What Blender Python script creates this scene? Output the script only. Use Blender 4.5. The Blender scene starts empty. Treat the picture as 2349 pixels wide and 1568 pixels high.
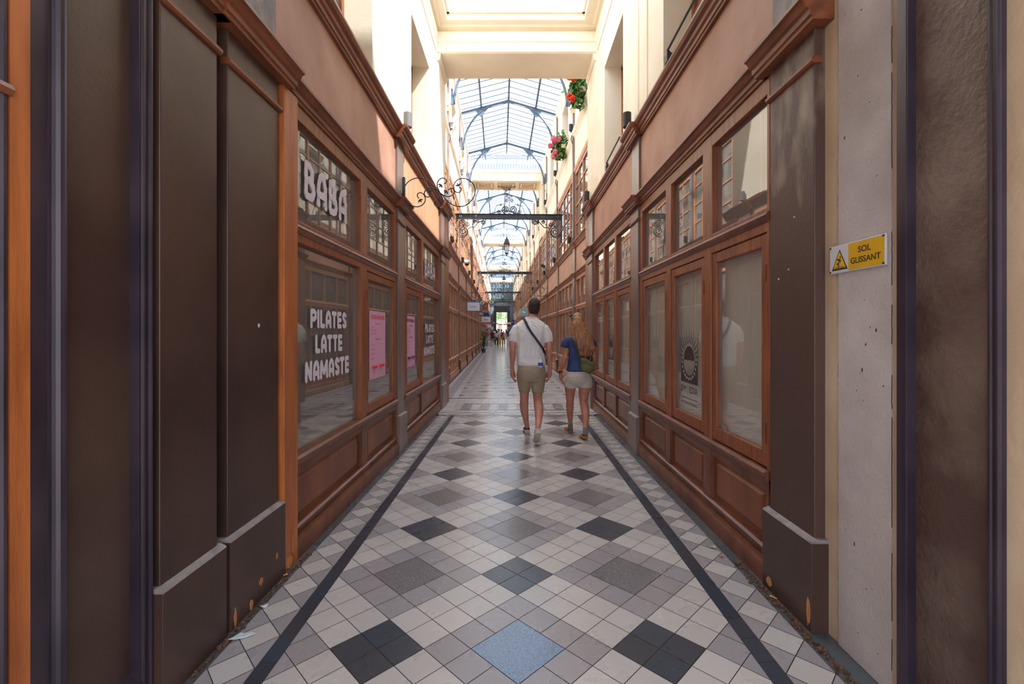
import bpy, bmesh, math, random
from mathutils import Vector, Matrix
random.seed(7)
S = bpy.context.scene
COL = S.collection
# ---------------------------------------------------------------- camera / light / exposure
H = 1.42
FPX = 1060.0
cd = bpy.data.cameras.new('camera'); cam = bpy.data.objects.new('camera', cd); COL.objects.link(cam)
cd.sensor_width = 36.0; cd.lens = 36.0 * FPX / 2349.0
cd.shift_x = -7.5 / 2349.0; cd.shift_y = -25.0 / 2349.0
cd.clip_start = 0.02; cd.clip_end = 400
cam.location = (0, 0, H); cam.rotation_euler = (math.pi / 2, 0, 0)
S.camera = cam
S.view_settings.view_transform = 'Standard'; S.view_settings.look = 'None'
S.view_settings.gamma = 1.0; S.view_settings.use_curve_mapping = False
S.view_settings.exposure = 0.90
w = bpy.data.worlds.new('sky'); S.world = w; w.use_nodes = True
nt = w.node_tree; nt.nodes.clear()
out = nt.nodes.new('ShaderNodeOutputWorld'); bg = nt.nodes.new('ShaderNodeBackground')
tc = nt.nodes.new('ShaderNodeTexCoord'); nz = nt.nodes.new('ShaderNodeTexNoise'); rp = nt.nodes.new('ShaderNodeValToRGB')
nz.inputs['Scale'].default_value = 2.6; nz.inputs['Detail'].default_value = 5
rp.color_ramp.elements[0].position = .40; rp.color_ramp.elements[0].color = (.66, .80, 1.0, 1)
rp.color_ramp.elements[1].position = .60; rp.color_ramp.elements[1].color = (.95, .97, 1.0, 1)
nt.links.new(tc.outputs['Generated'], nz.inputs['Vector']); nt.links.new(nz.outputs['Fac'], rp.inputs['Fac'])
nt.links.new(rp.outputs['Color'], bg.inputs['Color']); nt.links.new(bg.outputs[0], out.inputs[0])
bg.inputs['Strength'].default_value = 1.75
sd = bpy.data.lights.new('sun', 'SUN'); sun = bpy.data.objects.new('sun', sd); COL.objects.link(sun)
sd.energy = 11.0; sd.angle = math.radians(1.2); sd.color = (1.0, .95, .87)
SUN = Vector((-.53, .26, -.81)).normalized()
sun.rotation_euler = SUN.to_track_quat('-Z', 'Y').to_euler(); sun.location = (6, -3, 14)
S.cycles.max_bounces = 12; S.cycles.diffuse_bounces = 7; S.cycles.glossy_bounces = 5
S.cycles.transparent_max_bounces = 24; S.cycles.transmission_bounces = 8
S.cycles.sample_clamp_indirect = 6.0; S.cycles.caustics_reflective = False; S.cycles.caustics_refractive = False
# ---------------------------------------------------------------- materials
def lin(c): return tuple(((x / 12.92) if x <= .04045 else ((x + .055) / 1.055) ** 2.4) for x in (v / 255.0 for v in c))
def mat(name, c, rough=.5, var=.12, vs=3.0, bump=0.0, bs=40.0, metal=0.0, stretch=(1, 1, 1), c2=None, spec=.5, p0=.35, p1=.7, detail=5, coat=0):
    m = bpy.data.materials.new(name); m.use_nodes = True; t = m.node_tree; b = t.nodes['Principled BSDF']
    col = lin(c); d = lin(c2) if c2 else tuple(x * (1 - var) for x in col)
    b.inputs['Roughness'].default_value = rough; b.inputs['Metallic'].default_value = metal
    b.inputs['Specular IOR Level'].default_value = spec
    if coat: b.inputs['Coat Weight'].default_value = coat; b.inputs['Coat Roughness'].default_value = .15
    co = t.nodes.new('ShaderNodeTexCoord'); mp = t.nodes.new('ShaderNodeMapping'); mp.inputs['Scale'].default_value = stretch
    n = t.nodes.new('ShaderNodeTexNoise'); n.inputs['Scale'].default_value = vs; n.inputs['Detail'].default_value = detail
    r = t.nodes.new('ShaderNodeValToRGB')
    r.color_ramp.elements[0].position = p0; r.color_ramp.elements[0].color = (*d, 1)
    r.color_ramp.elements[1].position = p1; r.color_ramp.elements[1].color = (*col, 1)
    t.links.new(co.outputs['Object'], mp.inputs['Vector']); t.links.new(mp.outputs[0], n.inputs['Vector'])
    t.links.new(n.outputs['Fac'], r.inputs['Fac']); t.links.new(r.outputs[0], b.inputs['Base Color'])
    if bump:
        n2 = t.nodes.new('ShaderNodeTexNoise'); n2.inputs['Scale'].default_value = bs; n2.inputs['Detail'].default_value = 3
        bp = t.nodes.new('ShaderNodeBump'); bp.inputs['Strength'].default_value = bump; bp.inputs['Distance'].default_value = .01
        t.links.new(mp.outputs[0], n2.inputs['Vector']); t.links.new(n2.outputs['Fac'], bp.inputs['Height'])
        t.links.new(bp.outputs[0], b.inputs['Normal'])
    return m
def glass_mat(name, ior=1.75, tint=(1, 1, 1), whitening=0.0, rough=0.0):
    m = bpy.data.materials.new(name); m.use_nodes = True; t = m.node_tree; t.nodes.clear()
    o = t.nodes.new('ShaderNodeOutputMaterial'); tr = t.nodes.new('ShaderNodeBsdfTransparent'); tr.inputs[0].default_value = (*tint, 1)
    gl = t.nodes.new('ShaderNodeBsdfGlossy'); gl.inputs['Roughness'].default_value = rough
    fr = t.nodes.new('ShaderNodeFresnel'); geo = t.nodes.new('ShaderNodeNewGeometry'); mi_ = t.nodes.new('ShaderNodeMapRange')
    mi_.inputs[3].default_value = ior; mi_.inputs[4].default_value = 1 / ior      # a thin pane reflects alike from both faces
    t.links.new(geo.outputs['Backfacing'], mi_.inputs[0]); t.links.new(mi_.outputs[0], fr.inputs['IOR'])
    # white film mixed in; on the shop panes it adds brightness
    df = t.nodes.new('ShaderNodeBsdfTranslucent' if whitening > .12 else 'ShaderNodeBsdfDiffuse'); df.inputs[0].default_value = (.8, .82, .84, 1)
    m0 = t.nodes.new('ShaderNodeMixShader'); m0.inputs[0].default_value = whitening
    t.links.new(tr.outputs[0], m0.inputs[1]); t.links.new(df.outputs[0], m0.inputs[2])
    mx = t.nodes.new('ShaderNodeMixShader')
    t.links.new(fr.outputs[0], mx.inputs[0]); t.links.new(m0.outputs[0], mx.inputs[1]); t.links.new(gl.outputs[0], mx.inputs[2])
    t.links.new(mx.outputs[0], o.inputs[0]); return m
def vcol_mat(name, rough, speck=0.0, bump=0.0, rvar=.05, wear=.09):
    m = bpy.data.materials.new(name); m.use_nodes = True; t = m.node_tree; b = t.nodes['Principled BSDF']
    a = t.nodes.new('ShaderNodeAttribute'); a.attribute_name = 'Col'
    co = t.nodes.new('ShaderNodeTexCoord'); n = t.nodes.new('ShaderNodeTexNoise'); n.inputs['Scale'].default_value = 2.2; n.inputs['Detail'].default_value = 9
    mr = t.nodes.new('ShaderNodeMapRange'); mr.inputs[1].default_value = .3; mr.inputs[2].default_value = .7
    mr.inputs[3].default_value = 1 - wear; mr.inputs[4].default_value = 1.04
    vm = t.nodes.new('ShaderNodeVectorMath'); vm.operation = 'SCALE'
    t.links.new(co.outputs['Object'], n.inputs['Vector']); t.links.new(n.outputs['Fac'], mr.inputs[0])
    t.links.new(a.outputs['Color'], vm.inputs[0]); t.links.new(mr.outputs[0], vm.inputs['Scale'])
    src = vm.outputs[0]
    if speck:
        v = t.nodes.new('ShaderNodeTexVoronoi'); v.inputs['Scale'].default_value = 260
        sp = t.nodes.new('ShaderNodeMapRange'); sp.inputs[1].default_value = .1; sp.inputs[2].default_value = .9
        sp.inputs[3].default_value = 1 - speck; sp.inputs[4].default_value = 1 + speck
        sx = t.nodes.new('ShaderNodeSeparateColor'); t.links.new(co.outputs['Object'], v.inputs['Vector']); t.links.new(v.outputs['Color'], sx.inputs[0])
        t.links.new(sx.outputs[0], sp.inputs[0])
        v2 = t.nodes.new('ShaderNodeVectorMath'); v2.operation = 'SCALE'
        t.links.new(src, v2.inputs[0]); t.links.new(sp.outputs[0], v2.inputs['Scale']); src = v2.outputs[0]
    t.links.new(src, b.inputs['Base Color'])
    n3 = t.nodes.new('ShaderNodeTexNoise'); n3.inputs['Scale'].default_value = 5; n3.inputs['Detail'].default_value = 6
    m3 = t.nodes.new('ShaderNodeMapRange'); m3.inputs[3].default_value = rough - rvar; m3.inputs[4].default_value = rough + rvar
    t.links.new(co.outputs['Object'], n3.inputs['Vector']); t.links.new(n3.outputs['Fac'], m3.inputs[0]); t.links.new(m3.outputs[0], b.inputs['Roughness'])
    return m
M = {}
M['woodfar'] = mat('hazed_wood', (206, 150, 112), .4, c2=(178, 118, 84), vs=4, stretch=(6, 6, .7))  # far gallery wood lightened in its colour to imitate bright haze
M['cornfar'] = mat('hazed_moulding_wood', (176, 118, 86), .4, c2=(146, 92, 64), vs=4)  # far mouldings carry the haze in their colour too, less strongly
M['wood'] = mat('wood', (160, 92, 54), .38, c2=(120, 66, 38), vs=4, stretch=(6, 6, .7), bump=.12, bs=20)
M['woodd'] = mat('dark_varnished_wood', (134, 80, 54), .36, c2=(98, 56, 38), vs=4, stretch=(6, 2, .8), bump=.12, bs=20)
M['panel'] = mat('panel_wood', (144, 84, 54), .36, c2=(108, 60, 40), vs=2.5, stretch=(2, 1.6, .8), bump=.08, bs=12)
M['orange'] = mat('orange_wood', (192, 112, 58), .42, c2=(150, 82, 42), vs=3, stretch=(5, 5, .7), bump=.18, bs=24)
M['redwood'] = mat('red_wood', (120, 42, 20), .4, c2=(86, 28, 16), vs=3, stretch=(5, 5, .7))
M['paint'] = mat('dark_brown_paint', (84, 62, 54), .36, c2=(60, 43, 39), vs=1.6, stretch=(1, 1, .8), bump=.06, bs=50)
M['paintworn'] = mat('worn_dark_paint', (150, 130, 116), .5, c2=(80, 58, 50), vs=3.2, stretch=(2, 2, .8), p0=.50, p1=.72, bump=.2, bs=60, detail=9)
_t = M['paintworn'].node_tree; _r = [n for n in _t.nodes if n.type == 'VALTORGB'][0]; _n = _r.inputs['Fac'].links[0].from_node
_c = [n for n in _t.nodes if n.type == 'TEX_COORD'][0]; _s = _t.nodes.new('ShaderNodeSeparateXYZ'); _m = _t.nodes.new('ShaderNodeMapRange'); _a = _t.nodes.new('ShaderNodeMath'); _a.operation = 'ADD'
_m.inputs[1].default_value = 1.75; _m.inputs[2].default_value = 2.45; _m.inputs[3].default_value = -.22; _m.inputs[4].default_value = .06     # the bleached patch sits high on the post
_t.links.new(_c.outputs['Object'], _s.inputs[0]); _t.links.new(_s.outputs['Z'], _m.inputs[0]); _t.links.new(_n.outputs['Fac'], _a.inputs[0]); _t.links.new(_m.outputs[0], _a.inputs[1]); _t.links.new(_a.outputs[0], _r.inputs['Fac'])
M['dust'] = mat('dusty_ledge', (168, 160, 160), .7, c2=(120, 110, 110), vs=9)
M['paintside'] = mat('near_black_violet_paint', (66, 54, 66), .34, c2=(44, 36, 48), vs=3)
M['greypil'] = mat('grey_brown_paint', (140, 122, 116), .32, c2=(112, 92, 86), vs=2, stretch=(1, 1, .4))
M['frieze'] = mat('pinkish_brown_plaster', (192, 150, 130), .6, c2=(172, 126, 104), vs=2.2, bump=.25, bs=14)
M['friezefar'] = mat('hazed_pink_plaster', (216, 176, 152), .6, c2=(200, 156, 130), vs=2.2, bump=.15, bs=14)  # frieze plaster paled in colour for the far gallery's haze
M['friezew'] = mat('orange_boards', (220, 168, 134), .5, c2=(202, 146, 112), vs=2, stretch=(4, 4, .5))
M['cornice'] = mat('moulding_wood', (144, 84, 56), .4, c2=(106, 60, 40), vs=5, stretch=(3, .6, 3), bump=.15, bs=30)
M['cream'] = mat('cream_plaster', (248, 239, 221), .75, c2=(238, 226, 204), vs=1.5, bump=.12, bs=30)
M['creamd'] = mat('tan_plaster', (212, 190, 160), .8, c2=(190, 162, 132), vs=2.5, bump=.25, bs=30)
M['white'] = mat('white_paint', (244, 238, 226), .6, var=.04)
M['roughcast'] = mat('grey_rough_plaster', (198, 188, 184), .85, c2=(170, 158, 152), vs=2.4, bump=.4, bs=150, detail=10)
M['ink_crack'] = mat('dark_crack', (86, 76, 70), .9, var=.2)  # one dark tone for the cracks and pits drawn on the plaster
M['wornpanel'] = mat('blistered_brown_panel', (120, 102, 90), .55, c2=(82, 60, 52), vs=1.8, bump=.6, bs=46, p0=.42, p1=.62, detail=8)
M['darkpanel'] = mat('dark_door_panel', (92, 74, 62), .38, c2=(66, 46, 42), vs=.9, bump=.08, bs=60, p0=.38, p1=.62)
M['iron'] = mat('dark_iron', (62, 66, 74), .42, var=.3, metal=.3)
M['bluesteel'] = mat('blue_grey_steel', (86, 104, 128), .5, var=.15)
M['black'] = mat('black_plastic', (34, 34, 36), .45, var=.1)
M['greyplast'] = mat('grey_plastic', (120, 120, 122), .5, var=.1)
M['glass'] = glass_mat('window_glass', 2.05, (.98, .98, .97), .08)  # white film raised to brighten the panes and the blinds behind
M['glassfar'] = glass_mat('old_window_glass', 2.8, (.9, .93, .95), .11)  # whitish film put in so the far panes look brighter
M['roofglass'] = glass_mat('roof_glass', 1.25, (.93, .96, 1.0), .03)
M['frosted'] = glass_mat('frosted_skylight_glass', 1.2, (.95, .97, 1.0), .3)
M['lampglass'] = glass_mat('lantern_glass', 1.5, (.9, .9, .85), .3)
M['blind'] = mat('beige_blind', (240, 230, 212), .8, var=.05)
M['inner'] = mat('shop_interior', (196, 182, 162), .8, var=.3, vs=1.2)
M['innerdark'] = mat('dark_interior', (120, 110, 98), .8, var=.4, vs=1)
M['ledge'] = mat('white_display_ledge', (226, 222, 214), .5, var=.05)
M['tile'] = vcol_mat('cement_tile', .28)
M['tilefar'] = vcol_mat('polished_tile', .17, rvar=.05, wear=.08)
M['terrazzo'] = vcol_mat('speckled_terrazzo', .22, .30)
M['grout'] = mat('grout', (88, 84, 84), .8, var=.3, vs=6)
M['slab'] = mat('outside_paving', (150, 148, 146), .7)
M['lilac'] = mat('lilac_white_vinyl', (226, 218, 230), .6, var=.02)
M['signblue'] = mat('blue_sign_paint', (44, 112, 196), .4, var=.05)
M['signwhite'] = mat('white_sign_face', (232, 234, 242), .45, var=.03)
M['navy'] = mat('navy_sign', (28, 48, 132), .4, var=.08)
M['salmon'] = mat('salmon_sign', (214, 112, 108), .5, var=.05)
M['brownsign'] = mat('rust_brown_sign', (164, 92, 50), .5, var=.15)
M['teal'] = mat('pale_teal_sign', (140, 184, 190), .45, var=.04)
M['eye'] = mat('eye_sign_face', (226, 230, 196), .4, var=.08)
M['eyegreen'] = mat('eye_iris_green', (110, 150, 122), .4, var=.2)
M['ink'] = mat('dark_lettering', (42, 38, 44), .5, var=.05)
M['inkgrey'] = mat('grey_lettering', (132, 134, 150), .5, var=.05)
M['pink'] = mat('pink_poster_paper', (226, 172, 206), .6, var=.03)
M['pinkred'] = mat('coral_print', (232, 64, 78), .6, var=.03)
M['plum'] = mat('plum_print', (96, 48, 96), .6, var=.03)
M['yellow'] = mat('yellow_sign_enamel', (226, 178, 8), .4, c2=(206, 156, 6), vs=8)
M['signgrey'] = mat('sign_pale_backing', (204, 204, 208), .45, var=.06)
M['logo'] = mat('dark_plum_vinyl', (54, 40, 46), .4, var=.05)
M['skin'] = mat('skin', (210, 150, 132), .5, c2=(194, 130, 112), vs=9)
M['skinw'] = mat('tanned_skin', (202, 142, 118), .5, c2=(186, 120, 98), vs=9)
M['hairdark'] = mat('short_brown_hair', (74, 52, 40), .6, c2=(40, 28, 24), vs=60, bump=1, bs=180)
M['hair'] = mat('long_blond_brown_hair', (186, 130, 84), .42, c2=(118, 74, 44), vs=20, stretch=(3, 3, .16), bump=.25, bs=60)
M['tshirt'] = mat('white_cotton', (236, 234, 236), .85, var=.04, bump=.3, bs=9, stretch=(1, 1, .45))
M['khaki'] = mat('khaki_cotton', (184, 166, 142), .85, c2=(160, 140, 118), vs=5, bump=.3, bs=12)
M['navycloth'] = mat('navy_blouse', (52, 74, 122), .7, c2=(34, 50, 92), vs=7, bump=.3, bs=12)
M['stone'] = mat('stone_beige_shorts', (214, 204, 194), .85, c2=(196, 184, 174), vs=5, bump=.25, bs=14)
M['strap'] = mat('dark_webbing', (52, 46, 50), .6, var=.1)
M['olive'] = mat('olive_fabric', (112, 108, 58), .6, c2=(78, 76, 40), vs=6)
M['shoegrey'] = mat('grey_mesh_shoe', (176, 174, 172), .7, var=.1)
M['sole'] = mat('pale_rubber_sole', (196, 188, 170), .7, var=.1)
M['gum'] = mat('gum_rubber_sole', (176, 118, 66), .6, var=.1)
M['brownsuede'] = mat('brown_suede', (138, 84, 58), .8, var=.15)
M['shoewhite'] = mat('off_white_leather', (222, 216, 200), .6, var=.05)
M['sock'] = mat('grey_sock', (122, 130, 128), .85, var=.1)
M['water'] = mat('clear_bottle_plastic', (214, 222, 230), .15, var=.05)
M['bluelabel'] = mat('blue_label', (44, 82, 190), .4, var=.1)
M['leaf'] = mat('leaf_green', (98, 142, 60), .55, c2=(56, 98, 38), vs=20)
M['palm'] = mat('palm_green', (86, 138, 92), .55, c2=(52, 98, 60), vs=20)
M['flowerred'] = mat('red_petals', (240, 70, 48), .6, var=.2, vs=30)
M['flowerpink'] = mat('pink_petals', (246, 106, 150), .6, var=.2, vs=30)
M['pot'] = mat('teal_glazed_pot', (34, 88, 118), .35, var=.15)
M['terracotta'] = mat('terracotta', (190, 110, 76), .7, var=.1)
M['paper'] = mat('pale_paper', (214, 226, 234), .7, c2=(186, 200, 212), vs=40)
M['butt'] = mat('cigarette_filter_orange', (222, 148, 84), .7, var=.1)
M['debris'] = mat('dirt_and_rotten_wood', (128, 88, 62), .9, c2=(46, 37, 33), vs=60, bump=.8, bs=90)
M['rawwood'] = mat('bare_splintered_wood', (214, 150, 98), .8, c2=(170, 108, 64), vs=14, stretch=(3, 3, .5), bump=.5)
M['red'] = mat('red_cloth', (206, 40, 56), .75, var=.1)
M['maroon'] = mat('maroon_cloth', (126, 36, 52), .75, var=.1)
M['mustard'] = mat('mustard_cloth', (214, 182, 44), .75, var=.1)
M['lightcloth'] = mat('light_grey_cloth', (206, 202, 206), .8, var=.05)
M['darkcloth'] = mat('charcoal_cloth', (48, 48, 58), .8, var=.1)
M['pinkcloth'] = mat('pink_cloth', (236, 190, 196), .8, var=.05)
M['tealcloth'] = mat('dark_teal_cloth', (48, 84, 100), .8, var=.1)
M['rope'] = mat('pale_rope', (206, 186, 180), .7, var=.1)
M['slate'] = mat('blue_grey_ironwork_wall', (116, 134, 150), .5, c2=(84, 100, 116), vs=1)
M['archdark'] = mat('dark_arch_tone', (58, 58, 66), .6, var=.2)  # single dark tone for the arch around the end doorway
M['farstone'] = mat('pale_stone_facade', (226, 218, 204), .8, var=.08)
# ---------------------------------------------------------------- geometry collector
TH = .033           # the far gallery is turned this much to the left
class Fr:           # a frame: lateral u, along v, z; turned by th about the camera's foot
    def __init__(s, th): s.th = th; s.R = Matrix.Rotation(th, 3, 'Z')
NEAR = Fr(0.0); FAR = Fr(TH)
def tag(o, label=None, cat=None, group=None, kind=None):
    if label: o['label'] = label
    if cat: o['category'] = cat
    if group: o['group'] = group
    if kind: o['kind'] = kind
    return o
def root(name, base, fr=NEAR, label=None, cat=None, group=None, kind=None, rz=0):
    o = bpy.data.objects.new(name, None); COL.objects.link(o); o.empty_display_size = .1
    o.location = fr.R @ Vector(base); o.rotation_euler = (0, 0, fr.th + rz)
    return tag(o, label, cat, group, kind)
class G:
    def __init__(s): s.v = []; s.f = []; s.mi = []; s.col = None
    def add(s, vs, fs, mi=0):
        n = len(s.v); s.v += [tuple(p) for p in vs]; s.f += [tuple(i + n for i in f) for f in fs]; s.mi += [mi] * len(fs); return s
    def box(s, a, b, c, d, e, f, mi=0):
        x0, x1 = min(a, b), max(a, b); y0, y1 = min(c, d), max(c, d); z0, z1 = min(e, f), max(e, f)
        return s.add([(x0, y0, z0), (x1, y0, z0), (x1, y1, z0), (x0, y1, z0), (x0, y0, z1), (x1, y0, z1), (x1, y1, z1), (x0, y1, z1)],
                     [(0, 3, 2, 1), (4, 5, 6, 7), (0, 1, 5, 4), (1, 2, 6, 5), (2, 3, 7, 6), (3, 0, 4, 7)], mi)
    def prof(s, pts, y0, y1, mi=0):          # closed profile in x,z swept along y
        n = len(pts)
        vs = [(p[0], y0, p[1]) for p in pts] + [(p[0], y1, p[1]) for p in pts]
        fs = [(i, (i + 1) % n, (i + 1) % n + n, i + n) for i in range(n)] + [tuple(range(n))[::-1], tuple(range(n, 2 * n))]
        return s.add(vs, fs, mi)
    def profx(s, pts, x0, x1, mi=0):         # closed profile in y,z swept along x
        n = len(pts)
        vs = [(x0, p[0], p[1]) for p in pts] + [(x1, p[0], p[1]) for p in pts]
        fs = [(i, (i + 1) % n, (i + 1) % n + n, i + n) for i in range(n)] + [tuple(range(n))[::-1], tuple(range(n, 2 * n))]
        return s.add(vs, fs, mi)
    def profz(s, pts, z0, z1, mi=0):
        n = len(pts)
        vs = [(p[0], p[1], z0) for p in pts] + [(p[0], p[1], z1) for p in pts]
        fs = [(i, (i + 1) % n, (i + 1) % n + n, i + n) for i in range(n)] + [tuple(range(n))[::-1], tuple(range(n, 2 * n))]
        return s.add(vs, fs, mi)
    def quad(s, *p, mi=0): return s.add(p, [tuple(range(len(p)))], mi)
    def tube(s, pts, r, seg=8, mi=0, closed=False):
        pts = [Vector(p) for p in pts]; n = len(pts); rs = r if isinstance(r, (list, tuple)) else [r] * n
        vs = []; up = None
        for i, p in enumerate(pts):
            if closed: t = pts[(i + 1) % n] - pts[i - 1]
            else: t = pts[min(i + 1, n - 1)] - pts[max(i - 1, 0)]
            if t.length < 1e-9: t = Vector((0, 0, 1))
            t.normalize()
            if up is None: up = Vector((0, 1, 0)) if abs(t.y) < .9 else Vector((1, 0, 0))
            a = (up - t * up.dot(t));
            if a.length < 1e-6: a = t.orthogonal()
            a.normalize(); b = t.cross(a); up = a
            for k in range(seg):
                an = 2 * math.pi * k / seg; vs.append(p + (a * math.cos(an) + b * math.sin(an)) * rs[i])
        fs = []
        for i in range(n if closed else n - 1):
            j = (i + 1) % n
            for k in range(seg): fs.append((i * seg + k, i * seg + (k + 1) % seg, j * seg + (k + 1) % seg, j * seg + k))
        if not closed: fs += [tuple(range(seg))[::-1], tuple(range((n - 1) * seg, n * seg))]
        return s.add(vs, fs, mi)
    def lathe(s, pr, c=(0, 0, 0), seg=16, mi=0, sq=1.0, rot=0):   # pr: (r,z)
        vs = []
        for r, z in pr:
            for k in range(seg):
                a = 2 * math.pi * k / seg + rot; vs.append((c[0] + r * math.cos(a), c[1] + r * math.sin(a) * sq, c[2] + z))
        fs = [(i * seg + k, i * seg + (k + 1) % seg, (i + 1) * seg + (k + 1) % seg, (i + 1) * seg + k) for i in range(len(pr) - 1) for k in range(seg)]
        fs += [tuple(range(seg))[::-1], tuple(range((len(pr) - 1) * seg, len(pr) * seg))]
        return s.add(vs, fs, mi)
    def ell(s, c, rx, ry, rz, seg=16, rings=10, mi=0, m=None):
        vs = []
        for i in range(rings + 1):
            ph = math.pi * i / rings
            ph = min(max(ph, .02), math.pi - .02)
            for k in range(seg):
                a = 2 * math.pi * k / seg; q = Vector((rx * math.sin(ph) * math.cos(a), ry * math.sin(ph) * math.sin(a), -rz * math.cos(ph)))
                if m: q = m @ q
                vs.append((c[0] + q.x, c[1] + q.y, c[2] + q.z))
        fs = [(i * seg + k, i * seg + (k + 1) % seg, (i + 1) * seg + (k + 1) % seg, (i + 1) * seg + k) for i in range(rings) for k in range(seg)]
        fs += [tuple(range(seg))[::-1], tuple(range(rings * seg, (rings + 1) * seg))]
        return s.add(vs, fs, mi)
    def limb(s, pr, seg=14, mi=0):           # [(p, r)...] tapered, ball ended
        s.tube([p for p, r in pr], [r for p, r in pr], seg, mi)
        for p, r in (pr[0], pr[-1]): s.ell(p, r, r, r, 12, 8, mi)
        return s
    def rings(s, rr, seg=28, mi=0, p=2.4):   # [(cx,cy,z,rx,ry)] horizontal superellipse rings
        vs = []
        for cx, cy, z, rx, ry in rr:
            for k in range(seg):
                a = 2 * math.pi * k / seg; ca, sa = math.cos(a), math.sin(a)
                vs.append((cx + rx * math.copysign(abs(ca) ** (2 / p), ca), cy + ry * math.copysign(abs(sa) ** (2 / p), sa), z))
        n = len(rr)
        fs = [(i * seg + k, i * seg + (k + 1) % seg, (i + 1) * seg + (k + 1) % seg, (i + 1) * seg + k) for i in range(n - 1) for k in range(seg)]
        fs += [tuple(range(seg))[::-1], tuple(range((n - 1) * seg, n * seg))]
        return s.add(vs, fs, mi)
    def build(s, name, mats, parent=None, base=(0, 0, 0), fr=NEAR, smooth=False, bevel=0, remesh=0, sm=0, label=None, **kw):
        me = bpy.data.meshes.new(name); b = Vector(base)
        me.from_pydata([tuple(Vector(p) - b) for p in s.v], [], s.f)
        for m in (mats if isinstance(mats, (list, tuple)) else [mats]): me.materials.append(M[m] if isinstance(m, str) else m)
        if isinstance(mats, (list, tuple)):
            for i, p in enumerate(me.polygons): p.material_index = s.mi[i]
        bm = bmesh.new(); bm.from_mesh(me); bmesh.ops.recalc_face_normals(bm, faces=bm.faces); bm.to_mesh(me); bm.free()
        if smooth:
            for p in me.polygons: p.use_smooth = True
        me.update()
        o = bpy.data.objects.new(name, me); COL.objects.link(o)
        if parent: o.parent = parent
        else: o.location = fr.R @ b; o.rotation_euler = (0, 0, fr.th)
        if bevel:
            md = o.modifiers.new('bevel', 'BEVEL'); md.width = bevel; md.segments = 2; md.limit_method = 'ANGLE'
        if remesh:
            md = o.modifiers.new('remesh', 'REMESH'); md.mode = 'VOXEL'; md.voxel_size = remesh; md.use_smooth_shade = True
            if sm:
                m2 = o.modifiers.new('smooth', 'SMOOTH'); m2.factor = .5; m2.iterations = sm
        tag(o, label=label, **kw)
        return o
def copy_tree(o, loc=None, parent=None, mirror=False):
    c = o.copy(); COL.objects.link(c)
    if parent: c.parent = parent
    if loc is not None: c.location = loc
    for ch in [x for x in o.children]: copy_tree(ch, None, c)
    return c
def text_mesh(body, size, origin, ax, mat_, parent=None, base=(0, 0, 0), off=0.0, ext=.0015, width=None, height=None, shear=0, name='lettering', align='LEFT', spacing=1.0, squash=1.0):
    cu = bpy.data.curves.new('t', 'FONT'); cu.body = body; cu.size = size; cu.extrude = ext; cu.offset = off; cu.shear = shear
    cu.align_x = align; cu.space_character = spacing; cu.resolution_u = 6
    ob = bpy.data.objects.new('t', cu); COL.objects.link(ob)
    bpy.context.view_layer.update()
    dg = bpy.context.evaluated_depsgraph_get(); me = bpy.data.meshes.new_from_object(ob.evaluated_get(dg))
    bpy.data.objects.remove(ob); bpy.data.curves.remove(cu)
    xs = [v.co.x for v in me.vertices]; ys = [v.co.y for v in me.vertices]
    x0, x1, y0, y1 = min(xs), max(xs), min(ys), max(ys)
    kx = (width / (x1 - x0)) if width else 1; ky = (height / (y1 - y0)) if height else (kx if width else 1)
    A, B = Vector(ax[0]), Vector(ax[1]); N = A.cross(B); O = Vector(origin) - Vector(base)
    for v in me.vertices:
        x = (v.co.x - x0) * kx; y = (v.co.y - y0) * ky
        v.co = O + A * x + B * y + N * v.co.z
    me.materials.clear(); me.materials.append(M[mat_]); me.name = name
    o = bpy.data.objects.new(name, me); COL.objects.link(o)
    if parent: o.parent = parent
    return o
AXL = ((0, 1, 0), (0, 0, 1)); AXR = ((0, -1, 0), (0, 0, 1)); AXF = ((1, 0, 0), (0, 0, 1))
CNT = {}
def num(k): CNT[k] = CNT.get(k, 0) + 1; return '%s_%d' % (k, CNT[k])
# ---------------------------------------------------------------- floor
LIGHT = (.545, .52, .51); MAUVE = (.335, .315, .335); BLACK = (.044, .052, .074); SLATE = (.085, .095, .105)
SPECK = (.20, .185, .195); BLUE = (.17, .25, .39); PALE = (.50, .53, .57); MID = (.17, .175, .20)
class Floor:
    def __init__(s): s.v = []; s.f = []; s.c = []; s.m = []
    def poly(s, pts, col, mi=0, z=0.0, j=.07, jit=True):
        if len(pts) < 3: return
        k = 1 + random.uniform(-j, j); h = random.uniform(-.012, .012)
        n = len(s.v); s.v += [(p[0], p[1], z) for p in pts]; s.f.append(tuple(range(n, n + len(pts))))
        s.c.append((col[0] * k + h * .5, col[1] * k, col[2] * k - h * .5, 1)); s.m.append(mi)
    def rect(s, x0, x1, y0, y1, col, g=.0015, **k): s.poly([(x0 + g, y0 + g), (x1 - g, y0 + g), (x1 - g, y1 - g), (x0 + g, y1 - g)], col, **k)
def clip(poly, x0, x1, y0, y1):
    for ax, lim, sg in ((0, x0, 1), (0, x1, -1), (1, y0, 1), (1, y1, -1)):
        outp = []
        for i in range(len(poly)):
            a, b = poly[i - 1], poly[i]; da = (a[ax] - lim) * sg; db = (b[ax] - lim) * sg
            if (da >= 0) != (db >= 0):
                t = da / (da - db); outp.append((a[0] + (b[0] - a[0]) * t, a[1] + (b[1] - a[1]) * t))
            if db >= 0: outp.append(b)
        poly = outp
        if not poly: return []
    return poly
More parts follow.
